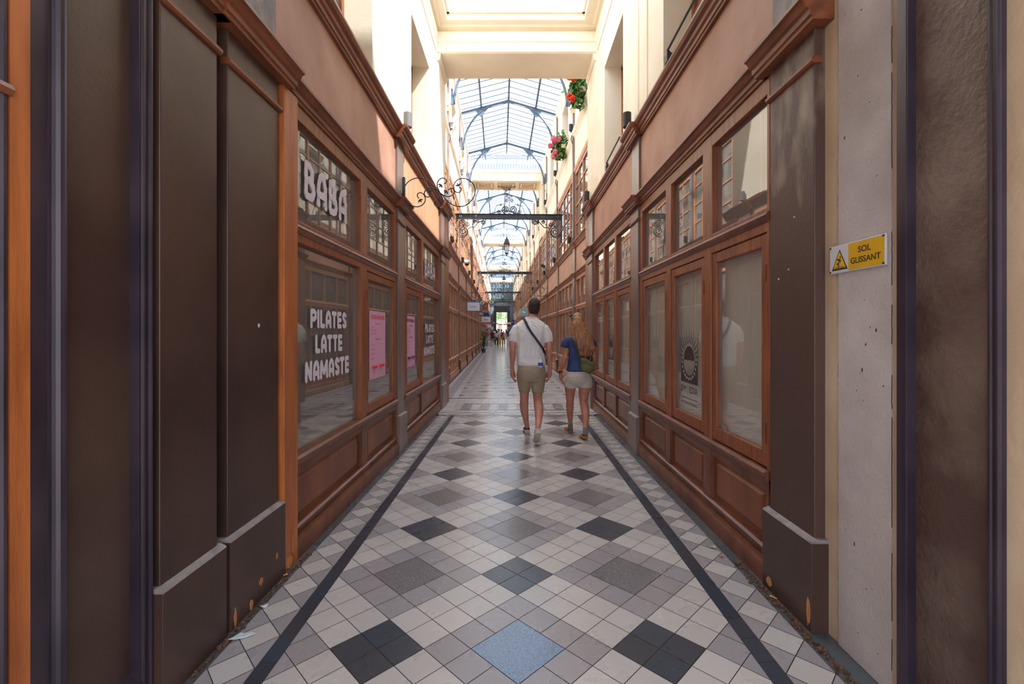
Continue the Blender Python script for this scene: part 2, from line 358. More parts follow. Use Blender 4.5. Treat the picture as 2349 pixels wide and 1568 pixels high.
def field(F, x0, x1, y0, y1, ox, oy, light, mauve, black, speck, blue_at=None, s=.149, g=.0018):
    r = s / math.sqrt(2); N = int((max(x1 - x0, y1 - y0) + 4) / s) + 4
    def P(a, b): return (ox + r * (a - b), oy + r * (a + b))
    imin = int(math.floor(((x0 - ox) + (y0 - oy)) / (2 * r))) - 2; imax = int(math.ceil(((x1 - ox) + (y1 - oy)) / (2 * r))) + 2
    jmin = int(math.floor(((y0 - oy) - (x1 - ox)) / (2 * r))) - 2; jmax = int(math.ceil(((y1 - oy) - (x0 - ox)) / (2 * r))) + 2
    for i in range(imin, imax):
        for j in range(jmin, jmax):
            a, b = i % 6, j % 6; sz = 1; mi = 0
            if a in (5, 0) and b in (5, 0):
                if a == 5 and b == 5:
                    sz = 2; mi = 1; c = speck
                    if blue_at and (i + 1, j + 1) == blue_at: c = BLUE
                else: continue
            elif a in (4, 5, 0, 1) and b in (4, 5, 0, 1): c = mauve
            elif a in (2, 3) and b in (2, 3): c = black
            else: c = light
            e = g / s
            q = [P(i + e, j + e), P(i + sz - e, j + e), P(i + sz - e, j + sz - e), P(i + e, j + sz - e)]
            if max(p[0] for p in q) < x0 or min(p[0] for p in q) > x1 or max(p[1] for p in q) < y0 or min(p[1] for p in q) > y1: continue
            F.poly(clip(q, x0, x1, y0, y1), c, mi)
def border(F, x0, x1, y0, y1, p=.2107, oy=0, light=LIGHT, mauve=MAUVE):
    xm = (x0 + x1) / 2; y = y0 - ((y0 - oy) % p); e = .003
    while y < y1:
        for q, c in (([(x0 + e, y), (xm, y - p / 2 + e), (x1 - e, y), (xm, y + p / 2 - e)], light),
                     ([(x0, y + e), (xm - e, y + p / 2), (x0, y + p - e)], mauve), ([(x1, y + p - e), (xm + e, y + p / 2), (x1, y + e)], mauve)):
            F.poly(clip(q, x0, x1, y0, y1), c)
        y += p
def finish_floor(F, name, fr, ground, tm='tile'):
    me = bpy.data.meshes.new(name); nb = len(F.v)
    g = ground; v = F.v + [(g[0], g[2], -.003), (g[1], g[2], -.003), (g[1], g[3], -.003), (g[0], g[3], -.003)]
    me.from_pydata(v, [], F.f + [(nb, nb + 1, nb + 2, nb + 3)])
    me.materials.append(M[tm]); me.materials.append(M['terrazzo']); me.materials.append(M['grout'])
    ca = me.color_attributes.new('Col', 'FLOAT_COLOR', 'CORNER')
    for i, p in enumerate(me.polygons):
        last = i == len(F.f)
        p.material_index = 2 if last else F.m[i]
        for li in p.loop_indices: ca.data[li].color = (.1, .1, .1, 1) if last else F.c[i]
    bm = bmesh.new(); bm.from_mesh(me)
    for f in bm.faces:
        if f.normal.z < 0: f.normal_flip()
    bm.to_mesh(me); bm.free()
    o = bpy.data.objects.new(name, me); COL.objects.link(o); o.rotation_euler = (0, 0, fr.th); o['kind'] = 'structure'
    return o
F = Floor()
field(F, -1.021, 1.039, -.6, 7.79, .012, 2.067, LIGHT, MAUVE, BLACK, SPECK, blue_at=(0, 0))
for xa, xb in ((-1.098, -1.021), (1.039, 1.123)):
    y = -.6
    while y < 7.79: F.rect(xa, xb, y, min(y + .152, 7.79), BLACK, g=.0012, j=.12); y += .152
border(F, -1.298, -1.098, -.6, 7.79, oy=.05); border(F, 1.123, 1.33, -.6, 7.79, oy=.02)
for xa, xb in ((-1.5, -1.298), (1.33, 1.62)):
    y = -.6
    while y < 7.9: F.rect(xa, xb, y, min(y + .305, 7.9), SLATE, g=.001, j=.15); y += .305
# threshold bands
XL, XR = -1.34, 1.40
F.rect(XL, XR, 7.79, 7.83, MID)
border2 = []
x = XL
while x < XR:
    F.poly(clip([(x, 7.94), (x + .16, 7.835), (x + .32, 7.94), (x + .16, 8.045)], XL, XR, 7.83, 8.05), LIGHT)
    F.poly(clip([(x + .004, 7.83), (x + .16, 7.83), (x + .004, 7.93)], XL, XR, 7.83, 8.05), MAUVE)
    F.poly(clip([(x + .17, 7.83), (x + .32, 7.83), (x + .32, 7.93)], XL, XR, 7.83, 8.05), MAUVE)
    F.poly(clip([(x + .004, 8.05), (x + .004, 7.95), (x + .15, 8.05)], XL, XR, 7.83, 8.05), PALE)
    F.poly(clip([(x + .17, 8.05), (x + .32, 7.95), (x + .32, 8.05)], XL, XR, 7.83, 8.05), PALE)
    x += .32
F.rect(XL, XR, 8.05, 8.10, MID)
def row(y0, y1, w_, c, xo=0, xs=XL, xe=XR, c2=None):
    x = xs; k = 0
    while x < xe: F.rect(x, min(x + w_, xe), y0, y1, (c2 if (c2 and k % 2) else c)); x += w_; k += 1
row(8.10, 8.27, .165, LIGHT)
row(8.27, 8.36, .165, MID, xs=-1.0, xe=1.06); row(8.27, 9.06, .21, LIGHT, xs=XL, xe=-1.0); row(8.27, 9.06, .17, LIGHT, xs=1.06)
for k in range(5): row(8.36 + .126 * k, 8.36 + .126 * (k + 1), .1715, MID if k % 2 == 0 else MAUVE, xs=-1.0, xe=1.06, c2=LIGHT)
row(8.99, 9.07, .165, MID, xs=-1.0, xe=1.06)
row(9.06, 9.34, .165, LIGHT); row(9.34, 9.8, .2, PALE, xs=-1.75, xe=1.78)
finish_floor(F, 'floor', NEAR, (-1.75, 1.85, -.6, 9.85))
F = Floor()
UL, UR = -1.42, 2.02
FL, FM, FB, FS = (.66, .67, .70), (.52, .53, .57), (.20, .21, .25), (.40, .41, .45)  # far tile colours raised to carry the bluish-white reflected brightness
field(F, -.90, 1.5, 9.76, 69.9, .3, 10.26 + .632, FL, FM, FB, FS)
for a, b, c, l in ((-.90 - .13, -.90, (.62, .64, .68), 1.2), (-1.24, -1.03, (.42, .45, .50), .1), (-1.34, -1.24, (.62, .65, .68), 1.2), (-1.6, -1.34, SLATE, .4),
                   (1.5, 1.63, (.62, .64, .68), 1.2), (1.63, 1.84, (.42, .45, .50), .1), (1.84, 1.95, (.62, .65, .68), 1.2), (1.95, 2.2, SLATE, .4)):
    y = 9.76
    while y < 69.9: F.rect(a, b, y, min(y + l, 69.9), c, g=.001); y += l
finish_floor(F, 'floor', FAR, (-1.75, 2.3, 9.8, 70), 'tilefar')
G().box(-8, 8, 70, 130, -.2, -.01).build('floor', 'slab', fr=FAR, kind='structure')
G().box(-8, 8, -14, -.6, -.2, -.004).build('floor', 'slab', kind='structure')
# ---------------------------------------------------------------- facade builder
class Wall:
    def __init__(s, x0, sg, fr): s.x0 = x0; s.s = sg; s.fr = fr
    def X(s, d): return s.x0 + s.s * d
    def b(s, g, d0, d1, y0, y1, z0, z1, mi=0): g.box(s.X(d0), s.X(d1), y0, y1, z0, z1, mi); return g
    def m(s, g, prof, y0, y1, mi=0): g.prof([(s.X(d), z) for d, z in prof], y0, y1, mi); return g
LW = Wall(-1.38, 1, NEAR); RW = Wall(1.43, -1, NEAR); LF = Wall(UL, 1, FAR); RF = Wall(UR, -1, FAR)
def shopfront(W, y0, y1, lows, ups=None, mats=('woodd', 'panel', 'wood'), back='inner', backd=-.55, ledge=False, blind=False, name=None, glass='glass'):
    """one bay: lows = [(a,b,casement?)] openings of the lower row, ups = openings of the upper row"""
    fr = W.fr; base = (W.x0, (y0 + y1) / 2, 0)
    r = root(name or num('window'), base, fr, kind='structure')
    def B(g, n, m, p=r, **k): return g.build(n, m, p, base, **k)
    ups = ups or [(a, b) for a, b, c in lows]
    g = G(); W.m(g, [(-.06, 0), (.03, 0), (.03, .10), (.018, .115), (.018, .135), (-.06, .135)], y0, y1); B(g, 'baseboard', mats[0])
    # dado rails/stiles
    g = G(); W.b(g, -.06, .0, y0, y1, .135, .19); W.b(g, -.06, .0, y0, y1, .52, .575)
    W.m(g, [(-.06, .175), (.012, .175), (.018, .187), (.0, .197), (-.06, .197)], y0, y1)
    es = [y0] + [v for a, b, c in lows for v in (a, b)] + [y1]
    for k in range(0, len(es), 2): W.b(g, -.06, .004, es[k], es[k + 1], .135, .575)
    B(g, 'stile', mats[0])
    for a, b, c in lows:
        g = G(); W.b(g, -.06, -.032, a, b, .19, .53)
        pa, pb, z0, z1 = a + .05, b - .05, .235, .48
        x1, x2 = W.X(-.032), W.X(-.014)
        q = [(x1, pa, z0), (x1, pb, z0), (x1, pb, z1), (x1, pa, z1), (x2, pa + .03, z0 + .02), (x2, pb - .03, z0 + .02), (x2, pb - .03, z1 - .02), (x2, pa + .03, z1 - .02)]
        g.add(q, [(4, 5, 6, 7), (0, 1, 5, 4), (1, 2, 6, 5), (2, 3, 7, 6), (3, 0, 4, 7)])
        B(g, 'panel', mats[1])
    g = G(); W.m(g, [(-.08, .565), (.008, .565), (.02, .58), (.022, .600), (.034, .606), (.034, .622), (.01, .632), (-.08, .632)], y0, y1); B(g, 'sill', mats[0])
    # lower window frame
    g = G()
    for k in range(0, len(es), 2): W.b(g, -.07, .0, es[k], es[k + 1], .63, 2.05)
    W.b(g, -.069, -.001, y0, y1, 1.985, 2.05)
    B(g, 'window_frame', mats[2], bevel=.004)
    for a, b, c in lows:
        if c:
            g = G(); e = .055 if (b - a) < .7 else .07
            W.b(g, -.05, -.008, a + .004, a + e, .64, 1.98); W.b(g, -.05, -.008, b - e, b - .004, .64, 1.98)
            W.b(g, -.049, -.009, a + e, b - e, .64, .64 + e + .02); W.b(g, -.049, -.009, a + e, b - e, 1.98 - e, 1.98)
            cs = B(g, 'casement', mats[2], bevel=.004)
            gg = G(); W.b(gg, -.034, -.030, a + e, b - e, .66 + e, 1.98 - e); B(gg, 'pane', glass, cs)
            if b - a > .25:
                gg = G(); W.b(gg, -.012, .004, a + .001, a + .012, .78, .9); W.b(gg, -.012, .004, a + .001, a + .012, 1.7, 1.8); B(gg, 'hinge', 'ledge' if False else mats[0], cs)
        else:
            gg = G(); W.b(gg, -.044, -.040, a, b, .63, 1.985); B(gg, 'pane', glass)
    g = G(); W.m(g, [(-.07, 2.04), (.004, 2.04), (.02, 2.058), (.024, 2.075), (.012, 2.092), (.0, 2.10), (-.07, 2.10)], y0, y1); B(g, 'transom', mats[0])
    g = G(); eu = [y0] + [v for a, b in ups for v in (a, b)] + [y1]
    for k in range(0, len(eu), 2): W.b(g, -.07, -.002, eu[k], eu[k + 1], 2.09, 2.86)
    W.b(g, -.069, -.003, y0, y1, 2.09, 2.125); W.b(g, -.069, -.003, y0, y1, 2.765, 2.86)
    B(g, 'transom_frame', mats[2], bevel=.004)
    for a, b in ups:
        gg = G(); W.b(gg, -.044, -.040, a, b, 2.12, 2.77); B(gg, 'pane', glass)
    # the shop behind
    if blind:
        g = G(); W.b(g, -.082, -.075, y0 + .01, y1 - .01, .64, 1.97); B(g, 'blind', 'blind')
    g = G(); W.b(g, backd - .03, backd, y0, y1, 0, 2.9); W.b(g, backd, -.07, y0, y1, .0, .05); W.b(g, backd, -.07, y0, y1, 2.88, 2.93)
    W.b(g, backd, -.08, y0 - .02, y0, 0, 2.9); W.b(g, backd, -.08, y1, y1 + .02, 0, 2.9)
    B(g, 'shop_interior', back)
    if ledge:
        g = G(); W.b(g, -.42, -.075, y0 + .02, y1 - .02, .62, .655); B(g, 'display_ledge', 'ledge')
    return r, base
def cornice(W, segs, z, prof, name=None, mats='cornice'):
    r = root(name or num('trim'), (W.x0, (segs[0][0] + segs[-1][1]) / 2, z), W.fr, kind='structure'); b = (W.x0, (segs[0][0] + segs[-1][1]) / 2, z)
    g = G()
    for y0, y1, d in segs: W.m(g, [((p + d) if p > -.05 else p, z + h) for p, h in prof], y0 - (d * .6 if d else 0), y1 + (d * .6 if d else 0))
    g.build('moulding', mats, r, b); return r
LOWC = [(-.1, 0), (.008, 0), (.012, .02), (.022, .022), (.026, .05), (.04, .055), (.055, .085), (.07, .09), (.07, .108), (-.1, .115)]
UPC = [(-.1, 0), (.006, 0), (.01, .018), (.02, .02), (.024, .045), (.04, .06), (.046, .085), (.07, .10), (.085, .125), (.085, .145), (-.1, .15)]
def pilaster(W, y0, y1, d=.045, shaft='paint', top=2.86, plinth='paint', neck=True, fr_mat='greypil', fz=(2.97, 3.66), side=None):
    base = (W.x0, (y0 + y1) / 2, 0); r = root(num('trim'), base, W.fr, kind='structure'); pd = d + .03
    g = G(); W.b(g, -.08, pd, y0 - .01, y1 + .01, 0.0, .42)
    g.build('plinth', plinth, r, base, bevel=.0025)
    g = G(); W.m(g, [(-.08, .42), (pd, .42), (pd - .006, .428), (d, .438), (-.08, .438)], y0 - .009, y1 + .009); g.build('plinth_cap', 'dust', r, base)
    g = G(); W.b(g, -.08, d, y0 + .015, y1 - .015, .43, top); g.build('shaft', shaft, r, base, bevel=.004)
    if neck:
        g = G(); W.m(g, [(-.02, 2.69), (d + .012, 2.69), (d + .02, 2.70), (d + .02, 2.715), (d + .008, 2.722), (-.02, 2.722)], y0 + .002, y1 - .002); g.build('neck_moulding', 'cornice', r, base)
    if fz:
        g = G(); W.b(g, -.08, d - .01, y0 + .02, y1 - .02, *fz); g.build('frieze_block', fr_mat, r, base, bevel=.004)
    return r
# ================================================================= near section, left side
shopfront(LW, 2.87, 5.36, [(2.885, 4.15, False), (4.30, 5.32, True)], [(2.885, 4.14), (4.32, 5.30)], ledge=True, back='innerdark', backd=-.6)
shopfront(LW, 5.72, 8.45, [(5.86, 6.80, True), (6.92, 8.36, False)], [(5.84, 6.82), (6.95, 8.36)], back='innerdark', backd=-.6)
g = G(); LW.b(g, -.08, .03, 2.70, 2.87, 0, 2.86); g.build(num('trim'), 'orange', kind='structure', bevel=.003, base=(-1.38, 2.78, 0))
pilaster(LW, 1.765, 2.135, .012, fr_mat='paint'); pilaster(LW, 2.19, 2.69, .008, fr_mat='paintworn')
g = G(); LW.b(g, -.5, -.06, 2.12, 2.2, 0, 3.0); LW.b(g, -.5, -.1, 1.70, 2.13, 0, 3.0); g.build('wall_left', 'paintside', kind='structure')
pilaster(LW, 5.37, 5.71, .015, shaft='greypil', plinth='greypil'); pilaster(LW, 8.46, 8.92, .03, shaft='greypil', plinth='greypil')
g = G(); LW.b(g, -.4, .03, 8.92, 9.4, 0, 2.86); LW.b(g, -.1, .028, 8.92, 9.4, 2.97, 3.66); g.build(num('trim'), 'wood', kind='structure', base=(-1.38, 9.2, 0))
cornice(LW, [(1.72, 2.13, .045), (2.13, 2.73, .055), (2.73, 5.34, 0), (5.34, 5.74, .05), (5.74, 8.43, 0), (8.43, 9.0, .06), (9.0, 9.42, .03)], 2.86, LOWC)
cornice(LW, [(1.2, 2.13, .04), (2.13, 2.73, .05), (2.73, 5.34, 0), (5.34, 5.74, .05), (5.74, 8.43, 0), (8.43, 9.0, .06), (9.0, 9.42, .03)], 3.655, UPC)
g = G(); LW.b(g, -.1, -.02, 1.2, 5.5, 2.9, 3.7); g.build('wall_left', 'frieze', kind='structure')
g = G(); y = 5.5
while y < 8.9:
    LW.b(g, -.1, -.022, y + .004, min(y + .29, 9.0) - .004, 2.9, 3.7); y += .29
LW.b(g, -.1, -.03, 5.5, 9.0, 2.9, 3.7); g.build('wall_left', 'friezew', kind='structure')
# near-most left: door panel, orange board
r = root(num('door'), (-1.38, 1.56, 0), kind='structure'); b0 = (-1.38, 1.56, 0)
g = G(); LW.b(g, -.1, -.035, 1.40, 1.72, .12, 3.4); g.build('door_panel', 'darkpanel', r, b0)
g = G(); LW.b(g, -.1, .0, 1.695, 1.758, 0, 3.6); LW.b(g, -.1, .0, 1.366, 1.425, 0, 3.6)
g.tube([(LW.X(.0), 1.395, .0), (LW.X(.0), 1.395, 3.6)], .02, 12); g.tube([(LW.X(.0), 1.712, .0), (LW.X(.0), 1.712, 3.6)], .008, 10); g.tube([(LW.X(.0), 1.745, .0), (LW.X(.0), 1.745, 3.6)], .01, 10)
g.build('door_frame', 'paintside', r, b0, smooth=False)
g = G(); LW.m(g, [(-.1, .0), (.01, .0), (.01, .12), (-.035, .165), (-.1, .165)], 1.42, 1.70); g.build('bottom_rail', 'paintside', r, b0)
g = G(); LW.b(g, -.1, -.012, -.5, 1.366, 0, 3.6, 0); g.build('wall_left', 'redwood', kind='structure')
g = G(); LW.b(g, -.05, .0, 1.262, 1.315, 0, 3.6); g.build(num('trim'), 'orange', kind='structure')
g = G(); LW.b(g, -.05, -.002, 1.315, 1.366, 0, 3.6); g.build(num('trim'), 'paintside', kind='structure')
g = G(); LW.m(g, [(-.02, 2.06), (.008, 2.06), (.016, 2.075), (.008, 2.09), (-.02, 2.09)], .3, 1.262); g.build(num('trim'), 'cornice', kind='structure')
g = G(); g.tube([(LW.X(-.008), 1.247, 0), (LW.X(-.008), 1.247, 3.6)], .012, 10); g.build(num('trim'), 'paintside', kind='structure')
# ================================================================= near section, right side
shopfront(RW, 2.60, 5.30, [(2.63, 3.38, True), (3.50, 4.26, True), (4.38, 5.22, True)], [(2.63, 3.365), (3.53, 4.25), (4.40, 5.22)], blind=True)
shopfront(RW, 5.68, 8.46, [(5.76, 6.56, True), (6.66, 7.42, True), (7.52, 8.32, True)], [(5.76, 6.56), (6.66, 7.42), (7.52, 8.34)], blind=True)
pilaster(RW, 2.18, 2.59, .01, shaft='paintworn', fr_mat='paintworn'); pilaster(RW, 5.31, 5.67, .015, shaft='greypil', plinth='greypil'); pilaster(RW, 8.46, 8.92, .025, shaft='greypil', plinth='greypil')
g = G(); RW.b(g, -.4, .0, 8.92, 9.4, 0, 2.86); RW.b(g, -.1, .0, 8.92, 9.4, 2.97, 3.66); g.build(num('trim'), 'wood', kind='structure', base=(1.43, 9.2, 0))
cornice(RW, [(2.16, 2.62, .05), (2.62, 5.28, 0), (5.28, 5.70, .05), (5.70, 8.43, 0), (8.43, 9.0, .055), (9.0, 9.42, .0)], 2.86, LOWC)
cornice(RW, [(2.16, 2.62, .04), (2.62, 5.28, 0), (5.28, 5.70, .05), (5.70, 8.43, 0), (8.43, 9.0, .055), (9.0, 9.42, .0)], 3.655, UPC)
g = G(); RW.b(g, -.1, -.02, 2.16, 9.0, 2.9, 3.7); g.build('wall_right', 'frieze', kind='structure')
# rendered wall with the sign, brown panel, tan plaster
def rx(z, y): return 0
g = G(); g.box(1.462, 1.9, 1.80, 2.095, .0, 4.0); g.build('wall_right', 'roughcast', kind='structure', bevel=.004)
g = G(); g.box(1.472, 1.9, 2.09, 2.2, 0, 4.0); g.box(1.472, 1.9, 1.74, 1.805, 0, 4.0); g.build('wall_right', 'creamd', kind='structure')
rr_ = random.Random(9)
for yc_, xx_ in ((2.096, 1.466), (1.799, 1.466)):
    z_ = .1
    while z_ < 3.6:
        L_ = rr_.uniform(.08, .5); pts = []; k_ = 0
        while k_ < L_: pts.append((xx_, yc_ + rr_.uniform(-.0012, .0012), z_ + k_)); k_ += .011
        if len(pts) > 2: g = G(); g.tube(pts, .0016, 5); g.build(num('trim'), 'ink_crack', kind='structure')
        z_ += L_ + rr_.uniform(.02, .25)
for k_ in range(34):
    yy_, zz_ = rr_.uniform(1.82, 2.08), rr_.uniform(.1, 2.9); s_ = rr_.choice([.0012, .0016, .002, .0045]); g = G(); g.ell((1.4615, yy_, zz_), .0012, s_, s_ * rr_.uniform(.7, 2.2), 8, 5); g.build(num('trim'), 'ink_crack', kind='structure')
r = root(num('door'), (1.46, 1.56, 0), kind='structure'); b0 = (1.46, 1.56, 0)
g = G(); g.box(1.47, 1.6, 1.38, 1.72, .1, 3.8); g.build('door_panel', 'wornpanel', r, b0)
g = G(); g.box(1.44, 1.6, 1.695, 1.745, 0, 3.8); g.box(1.44, 1.6, 1.365, 1.41, 0, 3.8)
g.tube([(1.445, 1.703, 0), (1.445, 1.703, 3.8)], .008, 10); g.tube([(1.445, 1.402, 0), (1.445, 1.402, 3.8)], .009, 10); g.tube([(1.44, 1.375, 0), (1.44, 1.375, 3.8)], .009, 10)
g.build('door_frame', 'paintside', r, b0)
g = G(); g.prof([(1.6, 0), (1.42, 0), (1.42, .09), (1.47, .125), (1.6, .125)], 1.41, 1.70); g.build('bottom_rail', 'paintside', r, b0)
g = G(); g.box(1.452, 1.9, -.5, 1.366, 0, 3.8); g.build('wall_right', 'creamd', kind='structure')
# ================================================================= upper cream walls of the near section
def upper_wall(W, y0, y1, z0, z1, ops, name, m='cream', t=.34):
    g = G(); ys = sorted(ops)
    c = y0
    for a, b, za, zb in ys:
        W.b(g, -t, 0, c, a, z0, z1); W.b(g, -t, 0, a, b, zb, z1)
        if za > z0: W.b(g, -t, 0, a, b, z0, za)
        c = b
    W.b(g, -t, 0, c, y1, z0, z1)
    return g.build(name, m, kind='structure', fr=W.fr)
def niche_window(W, a, b, za, zb, t=.27, cols=2, rows=3, wm='wood', open_=False, glass='glassfar', name=None):
    base = (W.X(-t), (a + b) / 2, za); r = root(name or num('window'), base, W.fr, kind='structure')
    g = G(); W.b(g, -t - .05, -t, a, a + .07, za, zb); W.b(g, -t - .05, -t, b - .07, b, za, zb); W.b(g, -t - .05, -t, a, b, zb - .07, zb); W.b(g, -t - .05, -t, a, b, za, za + .09)
    for k in range(1, cols): y = a + (b - a) * k / cols; W.b(g, -t - .045, -t + .01, y - .035, y + .035, za, zb)
    for k in range(1, rows): z = za + (zb - za) * k / rows; W.b(g, -t - .04, -t - .005, a, b, z - .015, z + .015)
    g.build('window_frame', wm, r, base)
    g = G(); W.b(g, -t - .03, -t - .026, a + .02, b - .02, za + .02, zb - .02); g.build('pane', glass, r, base)
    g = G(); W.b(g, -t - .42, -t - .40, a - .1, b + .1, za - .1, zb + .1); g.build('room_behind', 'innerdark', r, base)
    return r
NOPS = [(3.05, 4.46, 3.86, 5.64), (6.13, 7.41, 3.86, 5.64)]
for W, n in ((LW, 'wall_left'), (RW, 'wall_right')):
    upper_wall(W, -.6, 9.0, 3.8, 6.9, NOPS, n)
    for a, b, za, zb in NOPS: niche_window(W, a, b, za, zb)
    g = G()
    for y in (5.34, 4.98): W.b(g, 0, .012, y, y + .05, 3.86, 6.28)
    g.build(num('trim'), 'cream', kind='structure')
    # entablature running on the wall, under the ceiling
    g = G(); W.m(g, [(0, 6.28), (.012, 6.28), (.018, 6.30), (.018, 6.46), (.03, 6.48), (.034, 6.62), (0, 6.66)], -.6, 8.07); g.build(num('trim'), 'cream', kind='structure')
    g = G(); W.m(g, [(0, 6.70), (.07, 6.70), (.10, 6.76), (0, 6.76)], -.6, 8.07); g.build(num('trim'), 'cream', kind='structure')
# beam and ceiling with the light well
g = G(); g.profx([(8.07, 6.30), (8.10, 6.28), (8.91, 6.28), (8.91, 6.75), (8.11, 6.75), (8.11, 6.66), (8.06, 6.64), (8.06, 6.48), (8.08, 6.46), (8.08, 6.32)], -1.38, 1.43); g.build('ceiling', 'cream', kind='structure')
g = G(); g.profx([(8.11, 6.68), (8.02, 6.70), (7.99, 6.76), (8.11, 6.76)], -1.38, 1.43); g.build(num('trim'), 'cream', kind='structure')
SY0 = 3.55
g = G(); g.box(-1.38, -1.17, -.6, 8.95, 6.75, 6.95); g.box(1.19, 1.43, -.6, 8.95, 6.75, 6.95); g.box(-1.17, 1.19, 7.92, 8.95, 6.75, 6.95); g.box(-1.17, 1.19, -.6, SY0, 6.75, 6.95)
g.build('ceiling', 'cream', kind='structure')
r = root(num('window'), (0, 5.7, 6.9), kind='structure'); b0 = (0, 5.7, 6.9)
g = G(); g.box(-1.17, -1.13, SY0, 7.92, 6.86, 6.98); g.box(1.15, 1.19, SY0, 7.92, 6.86, 6.98); g.box(-1.17, 1.19, 7.88, 7.92, 6.86, 6.98); g.box(-1.17, 1.19, SY0, SY0 + .04, 6.86, 6.98)
g.build('skylight_frame', 'white', r, b0)
g = G(); g.box(-1.15, 1.17, SY0 + .02, 7.9, 6.99, 6.995); g.build('pane', 'frosted', r, b0)
# jamb piers under the beam, at the mouth of the far gallery
for W in (LW, RW):
    g = G(); W.b(g, -.02, .03, 8.12, 8.86, 3.86, 6.22); W.m(g, [(-.02, 6.16), (.04, 6.16), (.07, 6.22), (.07, 6.28), (-.02, 6.28)], 8.09, 8.9)
    W.b(g, -.02, .012, 8.0, 8.97, 3.86, 6.28)
    W.b(g, -.4, .0, 9.0, 9.15, 3.8, 6.9)
    g.build(num('trim'), 'cream', kind='structure')
# porch: solid walls behind the shopfronts so that no daylight leaks in
for a, b in ((-2.6, -2.2), (2.2, 2.6)):
    g = G(); g.box(a, b, -.6, 9.6, -.2, 7.0); g.build('wall_left' if a < 0 else 'wall_right', 'inner', kind='structure')
g = G(); g.box(-2.6, -1.5, 9.4, 9.45, 0, 7); g.box(1.6, 2.6, 9.4, 9.45, 0, 7); g.build('wall_back', 'cream', kind='structure')
g = G(); g.box(-2.6, -1.38, -.6, 9.5, 6.85, 7.0); g.box(1.43, 2.6, -.6, 9.5, 6.85, 7.0); g.build('ceiling', 'cream', kind='structure')
g = G(); g.box(-2.6, -1.4, -.7, -.6, -.2, 7); g.box(1.45, 2.6, -.7, -.6, -.2, 7); g.box(-1.4, 1.45, -.7, -.6, 3.6, 7); g.build('wall_front', 'creamd', kind='structure')
# ================================================================= far gallery
P0, PS, NB = 12.5, 3.62, 16
piers = [P0 + PS * k for k in range(NB)]
piers = [p for p in piers if p < 69]
def mezz(W, y0, y1, name=None):
    base = (W.x0, (y0 + y1) / 2, 3.8); r = root(name or num('window'), base, W.fr, kind='structure')
    g = G(); n = 5
    W.b(g, -.06, .0, y0, y0 + .06, 3.8, 5.7); W.b(g, -.06, .0, y1 - .06, y1, 3.8, 5.7); W.b(g, -.06, .0, y0, y1, 5.6, 5.7)
    for k in range(1, n): y = y0 + (y1 - y0) * k / n; W.b(g, -.06, .0 if k % 2 else -.01, y - .022, y + .022, 3.8, 5.7)
    for z in (4.28, 4.76, 5.24): W.b(g, -.055, -.012, y0, y1, z - .016, z + .016)
    W.m(g, [(-.06, 5.68), (.01, 5.68), (.03, 5.72), (.04, 5.78), (-.06, 5.78)], y0, y1)
    g.build('window_frame', 'woodfar', r, base)
    g = G(); W.b(g, -.034, -.030, y0 + .03, y1 - .03, 3.8, 5.66); g.build('pane', 'glassfar', r, base)
    g = G(); W.b(g, -.42, -.40, y0 - .02, y1 + .02, 3.75, 5.8); g.build('room_behind', 'inner', r, base)
    return r
